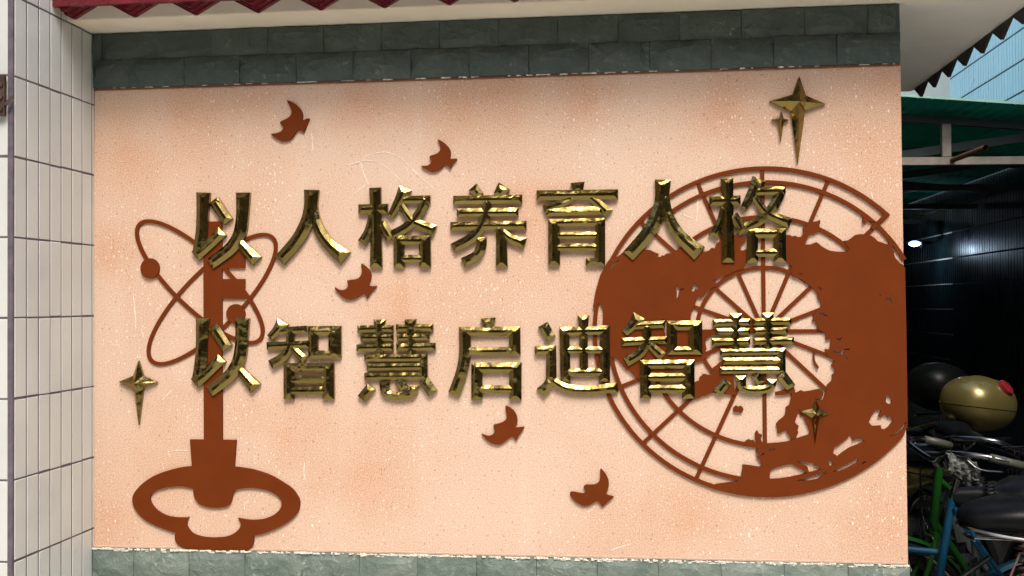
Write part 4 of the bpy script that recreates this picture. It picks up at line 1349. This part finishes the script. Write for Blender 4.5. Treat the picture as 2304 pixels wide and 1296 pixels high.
def bicycle(loc, rz, label, frame_m, grip_m, saddle_m=M_SEAT, wide=False, basket=True):
    """local: front wheel towards -x"""
    b = empty('bicycle', loc, label, 'bicycle', 'bicycles parked in the shed', rz)
    r = 0.31
    fw, rw = Vector((-0.54, 0, r)), Vector((0.50, 0, r))
    bbk = Vector((0.06, 0, 0.28))
    ht, hb = Vector((-0.34, 0, 0.92)), Vector((-0.37, 0, 0.66))
    st = Vector((0.16, 0, 0.86))
    f = MB()
    f.tube([ht, hb], 0.018, 12)
    f.tube([bbk, st], 0.015, 12)
    f.tube([hb + Vector((0, 0, .05)), (hb + bbk) / 2 + Vector((-.02, 0, -.05)), bbk], 0.015, 12)
    f.tube(spline([ht + Vector((0, 0, -.05)), Vector((-0.12, 0, 0.70)), Vector((0.10, 0, 0.66))], 6), 0.012, 12)
    for s in (-1, 1):
        f.tube([bbk + Vector((0, s * .03, 0)), rw + Vector((0, s * .055, 0))], 0.010, 8)
        f.tube([st + Vector((0, s * .02, -0.03)), rw + Vector((0, s * .055, 0))], 0.008, 8)
    f.put('frame', frame_m, b, True, True)
    fk = MB()
    for s in (-1, 1):
        fk.tube(spline([hb + Vector((0, s * .03, -.02)), Vector((-0.43, s * .05, .48)), fw + Vector((0, s * .05, 0))], 5), 0.010, 8)
    fk.tube([hb + Vector((0, -.04, -.01)), hb + Vector((0, .04, -.01))], 0.014, 8)
    fk.put('fork', frame_m, b, True, True)
    wheel(b, fw, r)
    wheel(b, rw, r)
    # handlebar
    hc = ht + Vector((-0.02, 0, 0.03))
    hbm = MB().tube([ht, hc], 0.012, 10)
    hp = spline([hc + Vector((.20, -.29, .02)), hc + Vector((.08, -.27, .05)), hc + Vector((-.03, -.16, .05)), hc, hc + Vector((-.03, .16, .05)), hc + Vector((.08, .27, .05)), hc + Vector((.20, .29, .02))], 5)
    hbm.tube(hp, 0.0115, 10)
    hbo = hbm.put('handlebar', M_CHROME, b, True, True)
    for s in (-1, 1):
        g = MB().tube([hc + Vector((.09, s * .272, .048)), hc + Vector((.215, s * .292, .016))], 0.017, 10)
        o = bpy.data.objects.new('grip', mesh_from('grip', g.V, g.F, grip_m, True))
        COL.objects.link(o)
        o.parent = hbo
        l = MB().tube(spline([hc + Vector((.02, s * .22, .04)), hc + Vector((.06, s * .25, .0)), hc + Vector((.16, s * .26, -.01))], 4), 0.005, 6)
        o = bpy.data.objects.new('brake_lever', mesh_from('brake_lever', l.V, l.F, M_CHROME, True))
        COL.objects.link(o)
        o.parent = hbo
    cbm = MB()
    cbm.tube(spline([hc + Vector((.03, -.2, .03)), hc + Vector((-.10, -.12, .02)), hc + Vector((-.06, -.03, -.16)), hb + Vector((0, -.02, 0))], 6), 0.003, 6)
    cbm.tube(spline([hc + Vector((.03, .2, .03)), hc + Vector((-.12, .1, -.02)), hc + Vector((.05, .02, -.2)), Vector((0.0, .02, .6))], 6), 0.003, 6)
    cbm.put('brake_cable', M_BLACK, b, True, True)
    # saddle
    sw = 0.13 if wide else 0.085
    sd = MB()
    z0 = st.z + 0.10
    secs = []
    if wide:
        sw = 0.14
    for t, w, h in ((-.15, .016, .015), (-.13, .026, .026), (-.05, .034, .032), (.03, sw * .7, .04), (.09, sw * .97, .046), (.13, sw, .045), (.16, sw * .85, .035), (.175, sw * .5, .02)):
        secs.append((Vector((st.x + (t * 1.05 + .155 if wide else t), 0, z0 - (0.095 if wide else 0.01) + (0.015 if t > .05 else 0))), (0, w, 0), (0, 0, h * (1.35 if wide else 1))))
    sd.loft(secs, 18, 2.4).put('saddle', saddle_m, b, True, True)
    ps = MB().tube([st, Vector((st.x + .02, 0, z0 - .03))], 0.0125, 10)
    for s in (-1, 1):
        pts = []
        for i in range(40):
            a = i / 40 * 2 * math.pi * 4
            pts.append(Vector((st.x + .12 + .017 * math.cos(a), s * .05 + .017 * math.sin(a), z0 - .075 + .05 * i / 40)))
        MB().tube(pts, 0.0035, 5).put('saddle_spring', M_CHROME, b, True, True)
    ps.put('seat_post', M_CHROME, b, True, True)
    # rack
    rk = MB()
    for s in (-.05, -.017, .017, .05):
        rk.tube([Vector((.22, s, .72)), Vector((.66, s, .70))], 0.004, 6)
    for xx in (.22, .36, .5, .66):
        rk.tube([Vector((xx, -.055, .715)), Vector((xx, .055, .715))], 0.004, 6)
    for s in (-.06, .06):
        rk.tube([Vector((.5, s, .71)), rw + Vector((0, s, 0))], 0.005, 6)
    rk.put('rear_rack', M_CHROME, b, False, True)
    if basket:
        bk_ = MB()
        x0, x1, y0, y1, zb, zt_ = -.68, -.42, -.15, .15, .74, .98
        for z, e in ((zb, .03), (.82, .015), (.90, .006), (zt_, 0)):
            bk_.tube([Vector((x0 + e, y0 + e, z)), Vector((x1 - e, y0 + e, z)), Vector((x1 - e, y1 - e, z)), Vector((x0 + e, y1 - e, z))], 0.003, 5, closed=True)
        for i in range(9):
            t = i / 8
            for (a, c) in (((x0 + (x1 - x0) * t, y0), 0), ((x0 + (x1 - x0) * t, y1), 0), ((x0, y0 + (y1 - y0) * t), 0), ((x1, y0 + (y1 - y0) * t), 0)):
                bk_.tube([Vector((a[0] * .96 - .02, a[1] * .85, zb)), Vector((a[0], a[1], zt_))], 0.002, 4, cap=False)
        bk_.put('basket', M_CHROME, b, False, True)
    # fenders and crank
    for cc, a0, a1 in ((fw, 20, 170), (rw, -10, 165)):
        pts = [cc + Vector(((r + .03) * math.cos(R(a)), 0, (r + .03) * math.sin(R(a)))) for a in range(a0, a1, 8)]
        fd = MB()
        base_ = 0
        for i, p in enumerate(pts):
            o_ = (p - cc).normalized()
            fd.V += [p + Vector((0, -.026, 0)) - o_ * .012, p + Vector((0, -.014, 0)), p + Vector((0, .014, 0)), p + Vector((0, .026, 0)) - o_ * .012]
        for i in range(len(pts) - 1):
            for j in range(3):
                a_ = base_ + i * 4 + j
                fd.F.append((a_, a_ + 4, a_ + 5, a_ + 1))
        fd.put('fender', frame_m, b, True, True)
    cr = MB()
    cr.disc(bbk + Vector((0, -.04, 0)), (0, 1, 0), 0.085, 0.004, 28)
    cr.tube([bbk + Vector((0, -.06, 0)), bbk + Vector((.10, -.07, -.13))], 0.008, 8)
    cr.tube([bbk + Vector((0, .06, 0)), bbk + Vector((-.10, .07, .13))], 0.008, 8)
    cr.box(bbk + Vector((.06, -.15, -.15)), bbk + Vector((.14, -.075, -.125)))
    cr.box(bbk + Vector((-.14, .075, .125)), bbk + Vector((-.06, .15, .15)))
    cr.put('crank', M_CHROME, b, False, True)
    return b


bicycle((1.58, 1.05, 0), R(10), 'bright green bicycle with ivory grips behind the blue one', M_GREEN_PAINT, M_IVORY, basket=False)
bicycle((1.03, 0.62, 0), R(4), 'blue bicycle with a broad black saddle close behind the right end of the pink wall', M_BLUE_PAINT, M_BLACK, wide=True, basket=False)

bicycle((1.62, 1.62, 0), R(101), 'dark bicycle with a wire front basket facing out of the shed', M_BEAM_DARK, M_BLACK)

# crumpled cloth hanging over the handlebar of the green bicycle
cl = at(2164, 1038, 0.80)
mb = MB()
nu, nv = 22, 12
rnd = random.Random(3)
for j in range(nv + 1):
    for i in range(nu + 1):
        u, v = i / nu, j / nv
        ang = math.pi * (u - 0.5) * 1.7
        rad = 0.022 + 0.022 * abs(u - .5) + rnd.uniform(-.006, .006) + 0.006 * math.sin(v * 22 + u * 9)
        x = (v - 0.5) * 0.115 + rnd.uniform(-.004, .004)
        mb.V.append(cl + Vector((x, math.sin(ang) * rad, math.cos(ang) * rad - 0.01 - x * 0.38 - 0.05 * abs(u - .5))))
for j in range(nv):
    for i in range(nu):
        a = j * (nu + 1) + i
        mb.F.append((a, a + 1, a + nu + 2, a + nu + 1))
o = mb.put('handlebar_cloth', M_CLOTH, None, False)
tag(o, 'crumpled grey cloth draped over the green bicycle handlebar', 'cloth')
sol = o.modifiers.new('thick', 'SOLIDIFY')
sol.thickness = 0.003


# ------------------------------------------------------------------ motorcycles
def motorcycle(loc, rz, label, body_m, case_m, tilt=0.0, cz=1.08, case=True):
    """local: front towards +x, top case at the tail (-x)"""
    b = empty('motorcycle', loc, label, 'motorcycle', 'motorcycles standing in the shed', rz)
    r = 0.27
    for c in (Vector((0.62, 0, r)), Vector((-0.58, 0, r))):
        wheel(b, c, r - 0.035, w=0.04)
    bd = MB()
    bd.loft([(Vector((-0.65, 0, .72)), (0, .01, 0), (0, 0, .008)), (Vector((-0.64, 0, .72)), (0, .03, 0), (0, 0, .02)), (Vector((-0.61, 0, .715)), (0, .055, 0), (0, 0, .04)), (Vector((-0.5, 0, .70)), (0, .10, 0), (0, 0, .07)), (Vector((-0.3, 0, .66)), (0, .13, 0), (0, 0, .11)),
             (Vector((-0.05, 0, .60)), (0, .12, 0), (0, 0, .13)), (Vector((0.1, 0, .50)), (0, .10, 0), (0, 0, .14)), (Vector((0.3, 0, .45)), (0, .14, 0), (0, 0, .14)), (Vector((0.4, 0, .5)), (0, .14, 0), (0, 0, .12))], 20, 2.4)
    if not case:
        for v_ in bd.V:
            v_.y *= 0.5
            v_.z = 0.42 + (v_.z - 0.6) * 0.6 if v_.x < 0.25 else v_.z
        rail = MB()
        rail.tube(spline([Vector((.08, -.125, .745)), Vector((-.2, -.145, .738)), Vector((-.45, -.13, .75)), Vector((-.57, -.05, .765)), Vector((-.57, .05, .765)), Vector((-.45, .13, .75)), Vector((.08, .125, .745))], 5), .006, 8)
        rail.put('seat_rail', M_CHROME, b, True, True)
        for (x_, y_) in ((-.42, -.08), (-.30, -.08), (-.36, .08)):
            pts = []
            for i in range(60):
                a = i / 60 * 2 * math.pi * 6
                pts.append(Vector((x_ + .020 * math.cos(a), y_ + .020 * math.sin(a), .60 + .13 * i / 60)))
            MB().tube(pts, 0.0035, 5).put('spring', M_STEEL_RUST, b, True, True)
        for (p_, q_) in (((-.40, -.05, .62), (-.62, -.09, .28)), ((-.36, -.02, .60), (-.20, -.03, .40)), ((-.30, -.07, .60), (-.05, -.10, .52)), ((-.48, .03, .66), (-.80, .05, .50))):
            MB().tube(spline([p_, (Vector(p_) + Vector(q_)) / 2 + Vector((0, 0, -.03)), q_], 4), .008, 8).put('stay', M_CHROME, b, True, True)
        for k_ in range(5):
            MB().tube(spline([Vector((-.45 + .05 * k_, -.10, .70)), Vector((-.5 + .06 * k_, -.14, .58 - .02 * k_)), Vector((-.35 + .05 * k_, -.13, .50)), Vector((-.1, -.1, .44 + .03 * k_))], 5), .0035, 6).put('cable', M_BLACK if k_ % 2 else M_STEEL_RUST, b, True, True)
        MB().box((-.16, -.13, .50), (-.02, -.07, .66)).put('battery_box', M_BLACK, b, False, True)
        MB().disc((-.09, -.135, .60), (0, 1, 0), .012, .012, 14).put('bolt', M_CHROME, b, False, True)
    bd.put('body', body_m, b, True, True)
    MB().loft([(Vector((0.38, 0, .35)), (0, .16, 0), (.03, 0, .06)), (Vector((0.42, 0, .6)), (0, .19, 0), (.05, 0, .08)), (Vector((0.40, 0, .85)), (0, .12, 0), (.07, 0, .06)), (Vector((0.36, 0, .98)), (0, .08, 0), (.06, 0, .03))], 18).put('front_shield', body_m, b, True, True)
    st_ = MB()
    st_.loft([(Vector((-0.585, 0, .785)), (0, .02, 0), (0, 0, .01)), (Vector((-0.575, 0, .788)), (0, .05, 0), (0, 0, .022)), (Vector((-0.55, 0, .79)), (0, .085, 0), (0, 0, .036)), (Vector((-0.45, 0, .80)), (0, .13, 0), (0, 0, .05)), (Vector((-0.2, 0, .78)), (0, .14, 0), (0, 0, .05)), (Vector((0.0, 0, .75)), (0, .12, 0), (0, 0, .05)), (Vector((0.1, 0, .75)), (0, .06, 0), (0, 0, .03))], 20, 2.6)
    st_.put('seat', M_SEAT, b, True, True)
    eng = MB()
    eng.loft([(Vector((-.2, -.12, .36)), (.13, 0, 0), (0, 0, .10)), (Vector((-.2, .12, .36)), (.13, 0, 0), (0, 0, .10))], 18, 3)
    eng.tube([Vector((-.1, .14, .28)), Vector((-.4, .15, .3)), Vector((-.8, .16, .42))], [.02, .03, .045], 12)
    eng.put('engine', M_BEAM_DARK, b, True, True)
    hc = Vector((.34, 0, 1.0))
    hb_ = MB().tube(spline([hc + Vector((-.12, -.33, .02)), hc + Vector((-.03, -.2, .03)), hc, hc + Vector((-.03, .2, .03)), hc + Vector((-.12, .33, .02))], 5), .013, 10).put('handlebar', M_CHROME, b, True, True)
    for s in (-1, 1):
        g = MB().tube([hc + Vector((-.06, s * .24, .025)), hc + Vector((-.13, s * .345, .02))], .019, 10)
        o = bpy.data.objects.new('grip', mesh_from('grip', g.V, g.F, M_BLACK, True))
        COL.objects.link(o)
        o.parent = hb_
        m_ = MB().tube([hc + Vector((-.04, s * .2, .03)), hc + Vector((0, s * .26, .18))], .005, 6).loft([(hc + Vector((0.01, s * .27, .20)), (0, .05, 0), (0, 0, .03)), (hc + Vector((-.02, s * .27, .20)), (0, .055, 0), (0, 0, .035))], 14)
        o = bpy.data.objects.new('mirror', mesh_from('mirror', m_.V, m_.F, M_BLACK, False))
        COL.objects.link(o)
        o.parent = hb_
    fk = MB()
    for s in (-1, 1):
        fk.tube([Vector((.40, s * .07, .62)), Vector((.62, s * .07, .27))], .018, 8)
        fk.tube([Vector((-.25, s * .09, .4)), Vector((-.58, s * .09, .27))], .018, 8)
    fk.put('fork', M_CHROME, b, True, True)
    if not case:
        return b
    rk = MB()
    for s in (-.08, .08):
        rk.tube(spline([Vector((-.35, s, .78)), Vector((-.55, s, .86)), Vector((-.78, s, cz - .17))], 4), .009, 8)
    rk.tube([Vector((-.60, -.1, cz - .165)), Vector((-.60, .1, cz - .165))], .009, 8)
    rk.tube([Vector((-.78, -.1, cz - .165)), Vector((-.78, .1, cz - .165))], .009, 8)
    rk.put('rear_rack', M_CHROME, b, True, True)
    # rounded top case in two shells with a seam
    cx = -0.68
    ca, sa = math.cos(tilt), math.sin(tilt)

    def shell(z_lo, z_hi, nm, k=10):
        mb = MB()
        secs = []
        for i in range(k + 1):
            t = z_lo + (z_hi - z_lo) * i / k
            q = max(0.0, 1 - abs(t) ** 2.3) ** 0.5
            q = max(q, 0.04)
            c = Vector((cx, sa * t * -.135, cz + t * 0.14 * ca))
            secs.append((c, Vector((0.160 * q, 0, 0)), Vector((0, 0.178 * q * ca, 0.178 * q * sa))))
        return mb.loft(secs, 30, 2.4).put(nm, case_m, b, True, True)
    lid = shell(-0.12, 0.995, 'case_lid')
    tub = shell(-0.995, -0.155, 'case_tub')
    sm = MB().loft([(Vector((cx, 0, cz - .022)), Vector((.153, 0, 0)), Vector((0, .169 * ca, .169 * sa))), (Vector((cx, 0, cz - .016)), Vector((.153, 0, 0)), Vector((0, .169 * ca, .169 * sa)))], 30, 2.4)
    sm.put('case_seam', M_BLACK, b, True, True)
    if case == 'plain':
        return b
    rf = MB()
    # reflector on the shoulder, facing the back of the case
    rc = Vector((cx - .124, -.053, cz + .084))
    nrm = Vector((-.75, -.33, .60)).normalized()
    s1 = nrm.orthogonal().normalized()
    s2 = nrm.cross(s1)
    rf.loft([(rc - nrm * .01, s1 * .044, s2 * .040), (rc + nrm * .012, s1 * .042, s2 * .038), (rc + nrm * .018, s1 * .03, s2 * .028)], 18)
    rf.put('reflector', M_REFLECTOR, b, True, True)
    return b


case = at(2200, 908, 2.0)
# tail of the near machine towards the camera and to the right
ang = R(118)
dx, dy = -0.68 * math.cos(ang), -0.68 * math.sin(ang)
motorcycle((case.x - dx, 2.0 - dy, 0), ang, 'motorcycle with an olive gold rounded top case and red reflector', M_GOLD, M_GOLD, 0.13, case.z)
case2 = at(2118, 872, 2.7)
motorcycle((case2.x - dx - .0, 2.75 - dy, 0), ang, 'motorcycle with a dark top case standing deeper in the shed', M_DARKRED, simple('dark_case_paint', (0.003, 0.004, 0.003), 0.4, 0, 0.2, 8, spec=.12), 0.10, case2.z, 'plain')

mp = motorcycle((1.74, 0.30, 0), R(5), 'black moped at the right edge, nearest of the parked machines', M_BLACK, M_BLACK, 0, 0.98, False)
mp.scale = (1.1, 1.1, 1.1)

# ------------------------------------------------------------------ what stands behind the photographer (seen only in the polished brass)
hb2 = empty('street_building', (0, -14, 0), 'brown building across the yard, behind the camera', 'building')
MB().box((-14, -16, 0), (12, -12, 8.5)).put('building_wall', M_FARWALL, hb2)
for i in range(9):
    for j in range(2):
        x = -12 + i * 2.7
        MB().box((x, -12.0, 1.0 + j * 2.9), (x + 1.4, -11.97, 2.6 + j * 2.9)).put('window', M_WINDOW, hb2)
gw = empty('yard_wall', (-7, -6, 0), 'dark boundary wall left of the yard, outside the view', 'wall')
MB().box((-6.5, -12, 0), (-6.2, 1, 5.0)).put('wall_body', M_FARWALL, gw)
gw = empty('yard_wall', (6.5, -5, 0), 'dark boundary wall right of the yard, outside the view', 'wall')
MB().box((6.2, -12, 0), (6.5, 1, 6.0)).put('wall_body', M_FARWALL, gw)


def tree(loc, h, rad, label, seed):
    t = empty('unseen_tree', loc, label, 'tree')
    x, y, z = loc
    rnd = random.Random(seed)
    tr_ = MB().tube(spline([(x, y, 0), (x + .1, y, h * .3), (x - .05, y + .1, h * .6), (x, y, h * .8)], 4), [0.2 - .012 * i for i in range(13)], 10)
    tr_.put('trunk', M_BARK, t, True)
    cr_ = MB()
    for i in range(2600):
        a, b_ = rnd.uniform(0, 2 * math.pi), math.acos(rnd.uniform(-1, 1))
        q = rnd.uniform(0.35, 1) ** 0.6
        lobes = 1 + .25 * math.sin(3 * a) * math.sin(2 * b_)
        c = Vector((x + rad * q * lobes * math.sin(b_) * math.cos(a), y + rad * q * lobes * math.sin(b_) * math.sin(a), h + rad * .6 * q * math.cos(b_)))
        u = Vector((rnd.gauss(0, 1), rnd.gauss(0, 1), rnd.gauss(0, 1))).normalized()
        v = u.orthogonal().normalized()
        s = rnd.uniform(.07, .16)
        cr_.add([c - u * s, c + v * s * .5, c + u * s, c - v * s * .5], [(0, 1, 2, 3)])
    o = cr_.put('crown', M_LEAF, t)
    return t


tree((-3.7, -2.7, 0), 6.3, 2.2, 'unseen broadleaf tree added left of the camera to darken the brass', 1)  # added out of view so upper bevels at the left reflect dark
tree((3.9, -8.5, 0), 5.0, 2.0, 'broadleaf tree in the yard behind the camera', 2)
